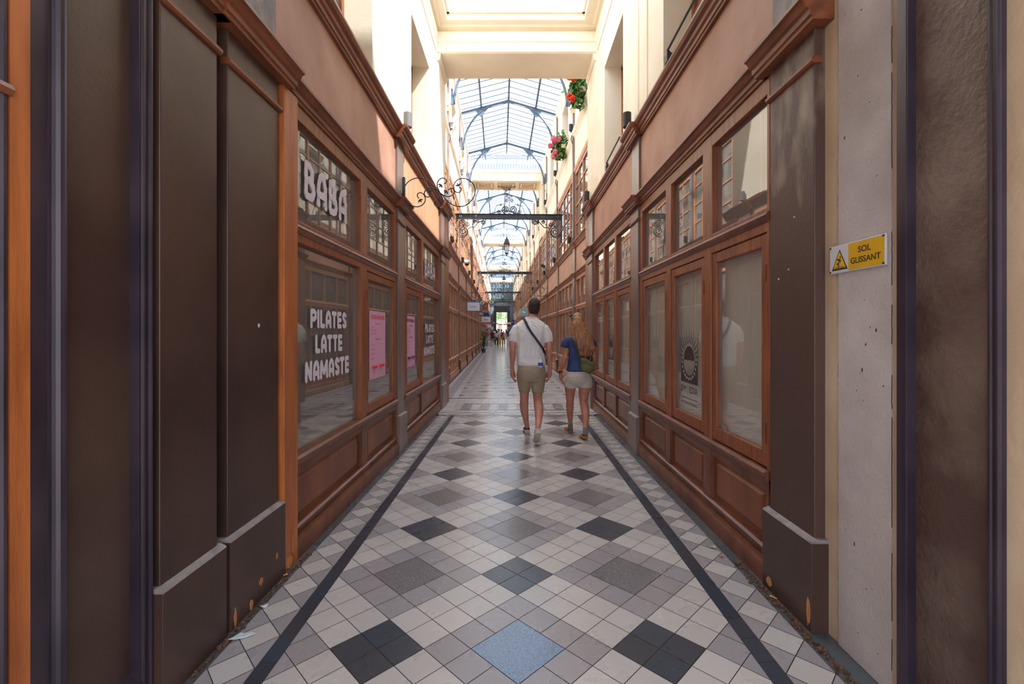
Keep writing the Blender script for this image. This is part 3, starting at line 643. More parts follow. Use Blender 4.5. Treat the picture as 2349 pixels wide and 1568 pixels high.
for W, side in ((LF, 'left'), (RF, 'right')):
    y0, y1 = P0 + .2, P0 + PS - .2; L = y1 - y0
    def lows_of(a, b): w_ = (b - a - .32) / 4; return [(a + .07 + k * (w_ + .06), a + .07 + k * (w_ + .06) + w_, False) for k in range(4)]
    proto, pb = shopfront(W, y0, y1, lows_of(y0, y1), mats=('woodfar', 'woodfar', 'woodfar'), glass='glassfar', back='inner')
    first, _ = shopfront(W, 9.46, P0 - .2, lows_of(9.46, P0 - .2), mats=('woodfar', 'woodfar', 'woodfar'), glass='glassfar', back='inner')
    mproto = mezz(W, y0 - .1, y1 + .1); mezz(W, 9.46, P0 - .1)
    for k in range(1, len(piers)):
        for pr, z in ((proto, 0), (mproto, 3.8)):
            c = copy_tree(pr, W.fr.R @ Vector((W.x0, pb[1] + PS * k, z))); c.name = num('window')
    pp = None
    for k, p in enumerate(piers):
        if k == 0:
            pp = pilaster(W, p - .19, p + .19, .03, shaft='greypil', plinth='paint', neck=False)
            g = G(); W.b(g, -.02, .05, p - .07, p + .07, 3.8, 9.0); g.build('upper_strip', 'greypil', pp, (W.x0, p, 0))
            g = G(); W.b(g, .0, .06, p - .12, p + .12, 7.45, 7.75); W.m(g, [(.0, 7.3), (.05, 7.3), (.1, 7.45), (0, 7.45)], p - .1, p + .1); g.build('corbel', 'creamd', pp, (W.x0, p, 0))
        else:
            c = copy_tree(pp, W.fr.R @ Vector((W.x0, p, 0))); c.name = num('trim')
    segs = []; c = 9.46
    for p in piers: segs += [(c, p - .21, 0), (p - .21, p + .21, .03)]; c = p + .21
    segs.append((c, 70, 0))
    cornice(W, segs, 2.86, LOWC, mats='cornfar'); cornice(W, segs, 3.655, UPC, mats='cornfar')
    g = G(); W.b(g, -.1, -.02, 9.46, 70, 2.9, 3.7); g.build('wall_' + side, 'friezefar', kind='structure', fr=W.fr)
    # cream storey
    ops = []
    for p in [P0 - PS] + piers: ops.append((p + 1.15, p + 2.45, 6.95, 8.45))
    ops = [o for o in ops if o[1] < 69.5]
    upper_wall(W, 9.2, 70, 5.76, 9.0, ops, 'wall_' + side, t=.3)
    g = G()
    for a, b, za, zb in ops: W.b(g, -.32, -.28, a - .05, b + .05, za - .05, zb + .05)
    g.build('wall_' + side, 'innerdark' if False else 'creamd', kind='structure', fr=W.fr)
    w0 = None
    for i, (a, b, za, zb) in enumerate(ops):
        if i == 0:
            base = (W.X(-.27), (a + b) / 2, za); w0 = root(num('window'), base, W.fr, kind='structure'); g = G()
            W.b(g, -.28, -.24, a + .02, a + .08, za, zb); W.b(g, -.28, -.24, b - .08, b - .02, za, zb); W.b(g, -.28, -.24, a, b, zb - .07, zb); W.b(g, -.28, -.24, (a + b) / 2 - .03, (a + b) / 2 + .03, za, zb)
            g.build('window_frame', 'wood', w0, base); g = G(); W.b(g, -.262, -.258, a + .05, b - .05, za, zb - .03); g.build('pane', 'glassfar', w0, base)
        else: c = copy_tree(w0, W.fr.R @ Vector((W.X(-.27), (a + b) / 2, za))); c.name = num('window')
    segs = [(9.2, 70, 0)]
    cornice(W, segs, 6.62, [(-.08, 0), (.01, 0), (.02, .04), (.05, .08), (.08, .13), (.08, .17), (-.08, .19)], mats='cream')
    cornice(W, segs, 8.82, [(-.08, 0), (.01, 0), (.03, .06), (.08, .13), (.08, .2), (-.08, .22)], mats='cream')
    # solid backing
    g = G(); W.b(g, -1.1, -.95, 9.4, 70, -.2, 9.2); W.b(g, -1.1, -.28, 9.4, 70, 9.0, 9.2); g.build('wall_' + side, 'inner', kind='structure', fr=W.fr)
# far shopfront roots need their exact place (built with base lateral = wall plane)
# plaster cross beams
BEAMS = [(21.3, 22.8), (36.6, 38.0), (52.0, 53.4), (65.0, 66.4)]
for i, (a, b) in enumerate(BEAMS):
    g = G(); g.box(UL, UR, a, b, 8.35, 8.83); g.box(UL, UR, a - .04, b + .04, 8.72, 8.86)
    g.build('ceiling', 'cream', kind='structure', fr=FAR)
    if i == 0:
        for k in range(3):
            x0 = UL + .28 + k * 1.02; g = G()
            for (xa, xb, ya, yb) in ((x0, x0 + .84, a + .3, a + .36), (x0, x0 + .84, b - .36, b - .3), (x0, x0 + .06, a + .36, b - .36), (x0 + .78, x0 + .84, a + .36, b - .36)):
                g.box(xa, xb, ya, yb, 8.325, 8.352)
            g.box(x0 + .14, x0 + .7, a + .5, b - .5, 8.335, 8.352)
            g.build(num('trim'), 'creamd', kind='structure', fr=FAR)
    for W in (LF, RF):
        g = G(); W.b(g, -.02, .09, a + .1, b - .1, 5.8, 8.2); W.m(g, [(-.02, 8.2), (.10, 8.2), (.14, 8.28), (.14, 8.35), (-.02, 8.35)], a, b); g.build(num('trim'), 'cream', kind='structure', fr=FAR)
ORD = ['nearest', 'second', 'third', 'fourth', 'fifth', 'sixth', 'seventh', 'eighth', 'ninth', 'tenth', 'eleventh', 'twelfth', 'thirteenth', 'fourteenth', 'fifteenth', 'sixteenth', 'seventeenth', 'eighteenth']
# glass roofs
ZE, ZR, UC = 9.04, 9.52, .3
ROOFS = [(9.15, 21.0), (23.1, 36.3), (38.3, 51.7), (53.7, 64.7), (66.6, 70)]
for a, b in ROOFS:
    base = (UC, (a + b) / 2, ZE); r = root(num('window'), base, FAR, kind='structure')
    g = G()
    for s_, ue in ((-1, UL - .05), (1, UR + .05)):
        g.add([(ue, a, ZE + .02), (ue, b, ZE + .02), (UC, b, ZR + .02), (UC, a, ZR + .02)], [(0, 1, 2, 3)])
    g.build('pane', 'roofglass', r, base)
    g = G(); y = a
    while y <= b:
        for ue in (UL, UR): g.profx([(y - .012, -.02), (y + .012, -.02), (y + .012, .02), (y - .012, .02)], 0, 0) if False else g.tube([(ue, y, ZE), (UC, y, ZR)], .015, 4)
        y += .362
    g.box(UC - .03, UC + .03, a, b, ZR - .06, ZR + .01)
    for uu in (UC - .95, UC + .95): z = ZE + (ZR - ZE) * (1 - .95 / 1.72); g.box(uu - .03, uu + .03, a, b, z - .08, z - .01)
    for ue in (UL + .02, UR - .02): g.box(ue - .02, ue + .02, a, b, ZE - .03, ZE + .02)
    g.build('glazing_bars', 'bluesteel', r, base)
# iron trusses
def truss(p, i):
    base = (UC, p, 7.7); r = root('roof_truss', base, FAR, 'blue-grey iron arched truss under the glass roof, %s from the plaster beam at the entrance' % ORD[i], 'roof truss', 'iron trusses under the glass roof')
    g = G()
    for ue in (UL, UR): g.profx([(p - .03, 0), (p + .03, 0), (p + .03, .001), (p - .03, .001)], 0, 0) if False else g.tube([(ue, p, ZE - .06), (UC, p, ZR - .06)], .05, 4)
    g.build('rafter', 'bluesteel', r, base)
    g = G(); pts = []
    for k in range(33):
        a = math.pi * k / 32; pts.append((UC - 1.58 * math.cos(a), p, 7.72 + 1.68 * math.sin(a)))
    g.tube(pts, .036, 8); g.build('arch_rib', 'bluesteel', r, base, smooth=True)
    for s_ in (-1, 1):
        g = G(); z = ZE + (ZR - ZE) * (1 - .95 / 1.72) - .05
        g.profx([], 0, 0) if False else g.add([(UC + s_ * .60, p - .015, z + .10), (UC + s_ * 1.22, p - .015, z - .04), (UC + s_ * .98, p - .015, z - .34),
               (UC + s_ * .60, p + .015, z + .10), (UC + s_ * 1.22, p + .015, z - .04), (UC + s_ * .98, p + .015, z - .34)], [(0, 1, 2), (5, 4, 3), (0, 3, 4, 1), (1, 4, 5, 2), (2, 5, 3, 0)])
        g.build('gusset', 'bluesteel', r, base)
        g = G(); g.box(UC + s_ * 1.60, UC + s_ * 1.66, p - .03, p + .03, 7.72, 8.15); g.build('shoe_bracket', 'bluesteel', r, base)
    return r
i = 0
t0 = None
for p in piers:
    if any(a - .2 < p < b + .2 for a, b in BEAMS): continue
    if t0 is None: t0 = truss(p + .4, 0); i = 1; continue
    c = copy_tree(t0, FAR.R @ Vector((UC, p, 7.7))); c['label'] = 'blue-grey iron arched truss under the glass roof, %s from the plaster beam at the entrance' % ORD[i]; i += 1
# railings on the beams
def railing(v, i):
    base = (UC, v, 8.86); r = root('roof_railing', base, FAR, 'ornamental iron railing above the %s plaster cross beam of the far gallery' % ORD[i], 'railing', 'iron railings above the cross beams')
    g = G()
    for z in (8.95, 9.12, 9.42, 9.56): g.box(UL + .05, UR - .05, v - .012, v + .012, z - .012, z + .012)
    g.build('rail', 'bluesteel', r, base)
    g = G(); u = UL + .1
    while u < UR: g.box(u - .012, u + .012, v - .01, v + .01, 8.86, 9.56); u += .13
    g.build('baluster', 'bluesteel', r, base, kind='stuff')
    g = G(); u = UL + .165
    while u < UR - .1:
        for z in (9.035, 9.49):
            g.tube([(u + .05 * math.cos(a), v, z + .05 * math.sin(a)) for a in [math.pi * 2 * q / 10 for q in range(10)]], .008, 4, closed=True)
        u += .13
    g.build('ring', 'bluesteel', r, base, kind='stuff')
for i, (a, b) in enumerate(BEAMS): railing(a + .15, i)
# ---------------------------------------------------------------- ironwork helpers (planes x,z at depth y)
def spiral(cx, cy, cz, r0, r1, a0, turns, n=36, sx=1):
    return [(cx + sx * (r0 + (r1 - r0) * k / n) * math.cos(a0 + turns * 2 * math.pi * k / n), cy, cz + (r0 + (r1 - r0) * k / n) * math.sin(a0 + turns * 2 * math.pi * k / n)) for k in range(n + 1)]
def leaf3(g, x, y, z, s, a0):
    for da in (-.9, 0, .9):
        a = a0 + da; m_ = Matrix.Rotation(-a, 3, 'Y')
        g.ell((x + s * .6 * math.cos(a), y, z + s * .6 * math.sin(a)), s * .62, s * .16, s * .26, 8, 6, m=m_)
def iron_beam(v, i):
    base = (UC, v, 5.1); r = root('iron_cross_beam', base, FAR, 'dark iron cross beam with scrolled brackets spanning the gallery, %s from the entrance' % ORD[i], 'iron beam', 'iron cross beams over the gallery')
    g = G(); g.box(UL, UR, v - .012, v + .012, 5.06, 5.20); g.box(UL, UR, v - .05, v + .05, 5.20, 5.215); g.box(UL, UR, v - .05, v + .05, 5.045, 5.06)
    g.build('girder', 'iron', r, base)
    g = G()
    for k in range(5): g.box(UC - 1.1 + k * .55 - .012, UC - 1.1 + k * .55 + .012, v - .06, v - .012, 5.04, 5.22)
    g.build('clamp', 'iron', r, base)
    for u in (UL + .14, UL + .62, UR - .14, UR - .62, UR - 1.1):
        g = G(); g.tube([(u + .035 * math.cos(a), v - .03, 5.13 + .035 * math.sin(a)) for a in [math.pi * 2 * q / 16 for q in range(16)]], .010, 6, closed=True); g.build('ring', 'greyplast', r, base, smooth=True)
    for s_, ue in ((1, UL + .03), (-1, UR - .03)):
        g = G(); y = v
        g.box(ue - .012, ue + .012, y - .02, y + .02, 4.3, 5.05)
        def T(pts, rr=.015): g.tube(pts, rr, 6)
        T(spiral(ue + s_ * .2, y, 4.66, .17, .02, math.pi if s_ > 0 else math.pi, 2.2, 48, sx=1 if s_ > 0 else -1))
        T([(ue, y, 4.62)] + [(ue + s_ * (.17 + .18 * math.cos(a)), y, 4.64 + .18 * math.sin(a)) for a in [math.pi + .3 + k * .25 for k in range(14)]])
        T(spiral(ue + s_ * .17, y, 4.90, .12, .015, .5, 1.8, 36, sx=s_)); T(spiral(ue + s_ * .34, y, 4.88, .08, .015, 2.0, 1.6, 30, sx=s_))
        T([(ue + s_ * .36, y, 4.72), (ue + s_ * .42, y, 4.78), (ue + s_ * .56, y, 4.79), (ue + s_ * .62, y, 4.86), (ue + s_ * .70, y, 4.95), (ue + s_ * .85, y, 5.0)])
        T(spiral(ue + s_ * .86, y, 4.94, .08, .012, 1.4, 1.9, 36, sx=s_)); T(spiral(ue + s_ * .58, y, 4.96, .06, .012, 0, 1.6, 30, sx=s_))
        leaf3(g, ue + s_ * .2, y, 4.80, .05, math.pi / 2); leaf3(g, ue + s_ * .5, y, 4.86, .04, 1.0)
        g.build('scroll_bracket', 'iron', r, base, smooth=True)
    g = G(); y = v
    for s_ in (1, -1):
        g.tube(spiral(UC + s_ * .12, y, 5.36, .125, .02, -math.pi / 2, 1.9, 44, sx=s_), .018, 6)
        g.tube(spiral(UC + s_ * .33, y, 5.29, .07, .012, math.pi, 1.6, 30, sx=s_), .013, 6)
        g.tube(spiral(UC + s_ * .07, y, 5.66, .06, .01, -math.pi / 2, 1.6, 30, sx=s_), .012, 6)
        g.tube(spiral(UC + s_ * .06, y, 5.80, .045, .01, -math.pi / 2, 1.5, 24, sx=s_), .010, 6)
        g.tube([(UC + s_ * .02, y, 5.22), (UC + s_ * .2, y, 5.55), (UC + s_ * .42, y, 5.48), (UC + s_ * .5, y, 5.25)], .009, 6)
        leaf3(g, UC + s_ * .26, y, 5.5, .05, .6 if s_ > 0 else 2.5)
    g.tube([(UC, y, 5.2), (UC, y, 6.0)], .012, 6); leaf3(g, UC, y, 5.98, .06, math.pi / 2); leaf3(g, UC, y, 5.72, .05, math.pi / 2)
    g.build('crest', 'iron', r, base, smooth=True)
    return r
ib = iron_beam(15.0, 0)
for i, v in enumerate((29.5, 44.5, 59.0)):
    c = copy_tree(ib, FAR.R @ Vector((UC, v, 5.1))); c['label'] = 'dark iron cross beam with scrolled brackets spanning the gallery, %s from the entrance' % ORD[i + 1]
def lantern(v, i, top=8.34):
    z0 = 5.0; base = (UC + .02, v, z0); r = root('hanging_lantern', base, FAR, 'black iron four-sided lantern hanging on a long rod, %s from the entrance' % ORD[i], 'lantern', 'lanterns hanging along the gallery'); c = (UC + .02, v, z0)
    g = G(); g.lathe([(.02, .0), (.05, .04), (.03, .07), (.09, .12), (.10, .15)], c, 4, rot=math.pi / 4)
    for q in range(4):
        a = math.pi / 4 + q * math.pi / 2; g.tube([(c[0] + .10 * math.cos(a), v + .10 * math.sin(a), z0 + .15), (c[0] + .175 * math.cos(a), v + .175 * math.sin(a), z0 + .55)], .012, 4)
        g.tube([(c[0] + .10 * math.cos(a), v + .10 * math.sin(a), z0 + .15), (c[0] + .12 * math.cos(a), v + .12 * math.sin(a), z0 + .08), (c[0] + .08 * math.cos(a), v + .08 * math.sin(a), z0 + .03)], .007, 4)
    g.lathe([(.19, .55), (.20, .57), (.19, .585)], c, 4, rot=math.pi / 4)
    g.build('frame', 'iron', r, base)
    g = G(); g.lathe([(.205, .585), (.15, .70), (.12, .77), (.06, .82), (.04, .85), (.06, .87), (.02, .90), (.012, .97)], c, 4, rot=math.pi / 4); g.build('cap', 'iron', r, base)
    g = G(); g.lathe([(.098, .155), (.168, .545)], c, 4, rot=math.pi / 4); g.build('glazing', 'lampglass', r, base)
    g = G(); g.lathe([(.02, .2), (.035, .26), (.035, .42), (.02, .46)], c, 8); g.build('bulb', 'white', r, base, smooth=True)
    g = G(); g.tube([(c[0], v, z0 + .95), (c[0], v, 8.0)], .008, 6); g.build('rod', 'iron', r, base)
    g = G(); g.tube([(c[0], v, 7.95), (c[0], v, top)], .018, 6); g.tube([(c[0] - .11, v, 7.98), (c[0] + .11, v, 7.98)], .014, 6)
    for s_ in (1, -1):
        g.tube(spiral(c[0] + s_ * .1, v, 8.22, .09, .015, -math.pi / 2, 1.7, 30, sx=s_), .012, 6); g.tube([(c[0], v, 8.1), (c[0] + s_ * .2, v, 8.27), (c[0] + s_ * .42, v, 8.30)], .014, 6)
        leaf3(g, c[0] + s_ * .38, v, 8.29, .05, 1.2); leaf3(g, c[0] + s_ * .22, v, 8.26, .05, 1.8)
    g.build('ceiling_hook', 'iron', r, base, smooth=True)
    return r
l0 = lantern(22.05, 0)
for i, v in enumerate((37.3, 52.7, 65.7)):
    c = copy_tree(l0, FAR.R @ Vector((UC + .02, v, 5.0))); c['label'] = 'black iron four-sided lantern hanging on a long rod, %s from the entrance' % ORD[i + 1]
# ---------------------------------------------------------------- far end
E = 70.0; DU0, DU1 = -.55, 1.1
g = G(); g.box(UL - .2, DU0 - .4, E, E + .4, 0, 5.2); g.box(DU1 + .4, UR + .2, E, E + .4, 0, 5.2); g.box(UL - .2, UR + .2, E, E + .4, 5.2, 6.4)
g.box(DU0 - .4, DU1 + .4, E + .3, E + .4, 4.26, 5.2)
g.build('wall_back', 'slate', kind='structure', fr=FAR)
g = G()
for k in range(9): u = UL + (UR - UL) * k / 8; g.box(u - .04, u + .04, E - .1, E, 6.4, 11.5)
for z in (6.4, 7.2, 8.0, 8.8, 9.6, 10.4): g.box(UL, UR, E - .1, E, z - .05, z + .05)
g.box(UL, UR, E, E + .1, 6.4, 11.5)
for k in range(20): u = UL + .6 + (UR - UL - 1.2) * k / 19; g.box(u - .02, u + .02, E - .35, E - .31, 6.4, 7.0)
g.box(UL + .5, UR - .5, E - .4, E, 6.3, 6.42); g.box(UL + .5, UR - .5, E - .36, E - .3, 6.98, 7.04)
g.build('wall_back', 'slate', kind='structure', fr=FAR)
g = G(); cx = (DU0 + DU1) / 2; ring = []
for k in range(17): a = math.pi * k / 16; ring.append((cx - 1.22 * math.cos(a), 4.3 + .9 * math.sin(a)))
pts = [(DU0 - .4, 0)] + ring + [(DU1 + .4, 0), (DU1, 0), (DU1, 4.26), (DU0, 4.26), (DU0, 0)]
g.box(DU0 - .4, DU0, E - .05, E + .3, 0, 4.3); g.box(DU1, DU1 + .4, E - .05, E + .3, 0, 4.3)
for k in range(16):
    (xa, za), (xb, zb) = ring[k], ring[k + 1]; g.add([(xa, E - .05, 4.26), (xb, E - .05, 4.26), (xb, E - .05, zb), (xa, E - .05, za), (xa, E + .3, 4.26), (xb, E + .3, 4.26), (xb, E + .3, zb), (xa, E + .3, za)],
          [(0, 1, 2, 3), (7, 6, 5, 4), (0, 4, 5, 1), (3, 2, 6, 7)])
g.build(num('door'), 'archdark', kind='structure', fr=FAR)
# outside, beyond the exit
for i, (u, v, h, r_) in enumerate(((-1.6, 88, 6.5, 2.2), (2.6, 92, 7.0, 2.6))):
    base = (u, v, 0); r = root('street_tree', base, FAR, ['leafy green tree seen through the left half of the far doorway', 'leafy green tree seen through the right half of the far doorway'][i], 'tree')
    g = G(); g.tube([(u, v, 0), (u + .1, v, 1.5), (u, v, 3.2)], [.16, .13, .09], 8); g.build('trunk', 'debris', r, base)
    g = G(); rr = random.Random(i)
    for k in range(900):
        a = rr.uniform(0, 6.28); q = rr.random() ** .4 * r_; e = rr.uniform(-1, 1); p = Vector((u + q * math.cos(a) * math.sqrt(1 - e * e), v + q * math.sin(a) * math.sqrt(1 - e * e), h * .62 + q * e * .9))
        d = Vector((rr.uniform(-1, 1), rr.uniform(-1, 1), rr.uniform(-1, 1))).normalized(); o = d.orthogonal().normalized(); t_ = d.cross(o); s_ = .16
        g.add([p + o * s_, p + t_ * s_ * .6, p - o * s_, p - t_ * s_ * .6], [(0, 1, 2, 3)])
    g.build('foliage', 'leaf', r, base)
r = root('building', (0, 112, 0), FAR, 'pale stone street building far beyond the end doorway', 'building'); b0 = (0, 112, 0)
g = G(); g.box(-8, 8, 112, 118, 0, 12); g.build('facade', 'farstone', r, b0)
for k in range(-3, 4):
    for z in (1, 4.5, 8): g = G(); g.box(k * 2 - .5, k * 2 + .5, 111.9, 112, z, z + 2.2); g.build('street_window', 'innerdark', r, b0)
# ================================================================= lettering and signs on the near shopfronts
def panel_letters(y0, y1, s=1.0):
    return
STK = {'P': (.6, [[(.12, .12), (.12, .88)], [(.12, .88), (.35, .88), (.48, .78), (.48, .58), (.35, .47), (.12, .47)]]), 'I': (.24, [[(.12, .12), (.12, .88)]]),
 'L': (.5, [[(.12, .88), (.12, .14), (.38, .13)]]), 'A': (.62, [[(.12, .12), (.13, .6), (.2, .80), (.31, .88), (.42, .80), (.49, .6), (.5, .12)], [(.14, .36), (.48, .36)]]),
 'T': (.58, [[(.12, .86), (.46, .86)], [(.29, .86), (.29, .12)]]), 'E': (.54, [[(.42, .87), (.13, .87), (.13, .13), (.42, .13)], [(.13, .5), (.40, .5)]]),
 'S': (.56, [[(.44, .80), (.30, .88), (.15, .80), (.14, .64), (.28, .51), (.42, .38), (.43, .2), (.29, .12), (.13, .2)]]), 'N': (.64, [[(.12, .12), (.13, .86), (.50, .16), (.52, .88)]]),
 'M': (.82, [[(.12, .12), (.15, .84), (.41, .30), (.67, .84), (.70, .12)]]), 'B': (.6, [[(.13, .12), (.13, .88), (.30, .88), (.42, .78), (.40, .60), (.28, .52), (.13, .52)], [(.28, .52), (.44, .44), (.48, .30), (.42, .17), (.30, .12), (.13, .12)]])}
def bubble(body, X, y0, z0, wd, h, t, m, parent, base, cx=1.0):
    tot = sum(STK[c][0] for c in body) + .03 * (len(body) - 1); kx = wd / tot; x = 0; e_ = .00025
    def P(a, b): return (X, y0 + (x + a) * kx, z0 + b * h)
    for c in body:
        g = G(); q_ = 0
        for pl in STK[c][1]:
            for (a, b), (e, f) in zip(pl, pl[1:]):
                dy, dz = (e - a) * kx, (f - b) * h; L = math.hypot(dy, dz); ny, nz_ = -dz / L * t / 2, dy / L * t / 2
                A, B = P(a, b), P(e, f); q_ += 1; X1 = X + q_ * e_; g.quad((X1, A[1] + ny, A[2] + nz_), (X1, B[1] + ny, B[2] + nz_), (X1, B[1] - ny, B[2] - nz_), (X1, A[1] - ny, A[2] - nz_))
            for a, b in pl:
                A = P(a, b); q_ += 1; g.quad(*[(X + q_ * e_, A[1] + t / 2 * math.cos(q), A[2] + t / 2 * math.sin(q)) for q in [6.2832 * k / 18 for k in range(18)]])
        x += STK[c][0] + .03
        g.build('letter', m, parent, base)
def vinyl(name, label, parts, W, group=None, ax=AXL, d=-.028, cat='window lettering'):
    base = (W.X(d), parts[0][1], parts[0][3]); r = root(name, base, W.fr, label, cat, group)
    for body, ya, wd, z, h, off in parts:
        y = ya if ax is AXL else ya + wd
        bubble(body, W.X(d), y, z, wd, h, h * (.19 if body == 'BABA' else .255), 'lilac', r, base)
    return r
vinyl('window_lettering', 'large pale rounded four-letter word on the nearest upper left shop window', [('BABA', 3.07, .80, 2.30, .28, .045)], LW)
vinyl('window_lettering', 'pale rounded words PILATES LATTE NAMASTE on the big left shop window', [('PILATES', 3.17, .68, 1.44, .135, .045), ('LATTE', 3.25, .51, 1.26, .135, .045), ('NAMASTE', 3.09, .82, 1.07, .145, .045)], LW)
vinyl('window_lettering', 'same four-letter word, looking small, on the further left upper shop window', [('BABA', 7.15, .95, 2.28, .26, .045)], LW)
vinyl('window_lettering', 'pale words on the second left shop window, hard to read at an angle', [('PILATES', 7.2, .8, 1.40, .135, .045), ('LATTE', 7.3, .6, 1.22, .135, .045), ('NAMASTE', 7.1, .95, 1.03, .145, .045)], LW)
def poster(W, y0, y1, z0, z1, title, ink, label, d=-.0265):
    base = (W.X(d), (y0 + y1) / 2, z0); r = root('poster', base, W.fr, label, 'poster')
    g = G(); W.b(g, d - .003, d, y0, y1, z0, z1); g.build('sheet', 'pink', r, base)
    w_ = y1 - y0; h = z1 - z0; x = W.X(d + .001)
    def T(body, fy, fz, fw, fh, m=ink, off=.01): text_mesh(body, 1, (x, y0 + fy * w_, z0 + fz * h), AXL, m, r, base, off=off, ext=.0, width=fw * w_, height=fh * h, name='print')
    T(title, .07, .88, .86, .062, off=.03)
    for k, t_ in enumerate(('TARIFS', 'ABONNEMENT')): T(t_, .32, .80 - k * .23, .36, .022)
    for k, (t_, p_) in enumerate((('1 COURS', '25'), ('PACK 5 COURS', '115'), ('PACK 10 COURS', '210'), ('4 / MOIS', '80'), ('8 / MOIS', '150'), ('12 / MOIS', '210'), ('ILLIMITE', '260'))):
        z = .75 - .045 * k - (.1 if k > 2 else 0) - (.022 * max(0, k - 2)); T(t_, .08, z, .05 * len(t_) * .55, .017); T(p_, .88, z, .05, .015)
    for a in (.1, .55): g = G(); g.tube([(W.X(d + .002), y0 + (a + .05) * w_, z0 + .18 * h), (W.X(d + .002), y0 + (a + .30) * w_, z0 + .18 * h)], .017, 8); g.build('badge', ink, r, base)
    return r
poster(LW, 4.46, 5.0, .945, 1.62, 'YOGA & PILATES', 'pinkred', 'pink class price list headed YOGA & PILATES in coral print, on the left shop door')
poster(LW, 5.97, 6.47, .945, 1.62, 'REFORMER', 'plum', 'pink price list headed REFORMER in plum print, behind the further left shop window')
# round sun logo on the right window
def sunlogo(yc, zc, s, label, W=RW, d=-.0285):
    base = (W.X(d), yc, zc); r = root('window_logo', base, W.fr, label, 'window logo'); x = W.X(d)
    def Y(a): return yc - a * s
    g = G(); g.add([(x, Y(-.02 + .183 * c_), zc + s * e) for c_, e in ()], []) if False else None
    n = 24
    # filled lower half of the square with the ball cut out and a ring of stars left clear
    pts = [(-.183, 0), (-.135, 0)] + [(-.135 * math.cos(math.pi * k / n), -.135 * math.sin(math.pi * k / n)) for k in range(1, n)] + [(.135, 0), (.183, 0), (.183, -.183 * 1.03), (-.183, -.183 * 1.03)]
    for k in range(n):
        a0, a1 = math.pi * k / n, math.pi * (k + 1) / n
        def edge(a):
            c_, s_ = math.cos(a), math.sin(a); t_ = min(.183 / max(abs(c_), 1e-6), .19 / max(abs(s_), 1e-6)); return (-c_ * t_, -s_ * t_)
        i0, i1 = (-.128 * math.cos(a0), -.128 * math.sin(a0)), (-.128 * math.cos(a1), -.128 * math.sin(a1)); o0, o1 = edge(a0), edge(a1)
        g.quad(*[(x, Y(p[0]), zc + s * p[1]) for p in (i0, o0, o1, i1)])
    g.quad(*[(x, Y(p[0]), zc + s * p[1]) for p in ((-.183, -.17), (-.183, -.19), (-.15, -.19))])
    g.quad(*[(x, Y(p[0]), zc + s * p[1]) for p in ((.183, -.17), (.183, -.19), (.15, -.19))])
    g.build('square', 'logo', r, base)
    g = G(); g.quad(*[(x, Y(.118 * math.cos(math.pi * k / n)), zc + s * .118 * math.sin(math.pi * k / n)) for k in range(n + 1)]); g.build('half_disc', 'logo', r, base)
    g = G()
    for k in range(13):
        a = math.radians(12 + 13 * k); L = .30 - .06 * abs(math.cos(a)); w_ = .055
        g.quad(*[(x, Y(p[0]), zc + s * p[1]) for p in ((.145 * math.cos(a - w_), .145 * math.sin(a - w_)), (.145 * math.cos(a + w_), .145 * math.sin(a + w_)), (L * math.cos(a), L * math.sin(a)))])
    g.build('ray', 'logo', r, base)
    g = G()
    for a, b in (((-.183, 0), (-.183, .19)), ((-.183, .19), (.183, .19)), ((.183, .19), (.183, 0))): g.tube([(x, Y(a[0]), zc + s * a[1]), (x, Y(b[0]), zc + s * b[1])], .0012, 4)
    g.build('outline', 'logo', r, base)
    g = G()
    for k in range(11):
        a = math.pi * (k + .5) / 11; cx_, cz_ = -.158 * math.cos(a), -.156 * math.sin(a); st = []
        for q in range(10): rr = .017 if q % 2 == 0 else .007; st.append((W.X(d + .001), Y(cx_ + rr * math.sin(q * math.pi / 5)), zc + s * (cz_ + rr * math.cos(q * math.pi / 5))))
        g.quad(*st)
    g.build('star', 'lilac', r, base)
    text_mesh('DM | EDIA', 1, (x, yc + .18 * s, zc - .29 * s), AXR, 'inkgrey' if False else 'logo', r, base, ext=0, width=.36 * s, height=.07 * s, name='word')
    g = G(); W.b(g, d - .0005, d, yc - .18 * s, yc + .18 * s, zc - .325 * s, zc - .32 * s); g.build('underline', 'logo', r, base)
    text_mesh('INTERNATIONAL', 1, (x, yc + .18 * s, zc - .375 * s), AXR, 'logo', r, base, ext=0, width=.36 * s, height=.022 * s, name='word')
    return r
sunlogo(3.88, 1.175, 1.0, 'dark sun and stars emblem with lettering under it on the nearest right shop window')
sunlogo(7.04, 1.175, 1.0, 'smaller-looking dark sun emblem on the further right shop window beyond the grey pilaster')
# SOL GLISSANT plate
base = (1.46, 1.97, 1.68); r = root('warning_sign', base, NEAR, 'yellow and white SOL GLISSANT slippery floor plate screwed to the grey plaster wall', 'sign')
g = G(); g.box(1.452, 1.461, 1.812, 2.134, 1.68, 1.805); g.build('plate', 'signgrey', r, base, bevel=.003)
g = G(); g.box(1.4505, 1.4518, 1.818, 2.012, 1.686, 1.799); g.build('yellow_panel', 'yellow', r, base)
text_mesh('SOL', 1, (1.450, 1.955, 1.752), AXR, 'ink', r, base, off=.012, ext=.0003, width=.070, height=.026, name='word')
text_mesh('GLISSANT', 1, (1.450, 1.998, 1.709), AXR, 'ink', r, base, off=.012, ext=.0003, width=.164, height=.026, name='word')
def tri(sc, m, d, nm):
    g = G(); c = (2.068, 1.735)
    pts = [(c[0] + .05 * sc, c[1] - .042 * sc), (c[0] - .05 * sc, c[1] - .042 * sc), (c[0], c[1] + .05 * sc)]
    g.profx(pts, d, d + .0004); g.build(nm, m, r, base)
tri(1.0, 'ink', 1.4512, 'triangle_border'); tri(.80, 'yellow', 1.4506, 'triangle')
g = G(); X_ = 1.4502; c = (2.068, 1.735)
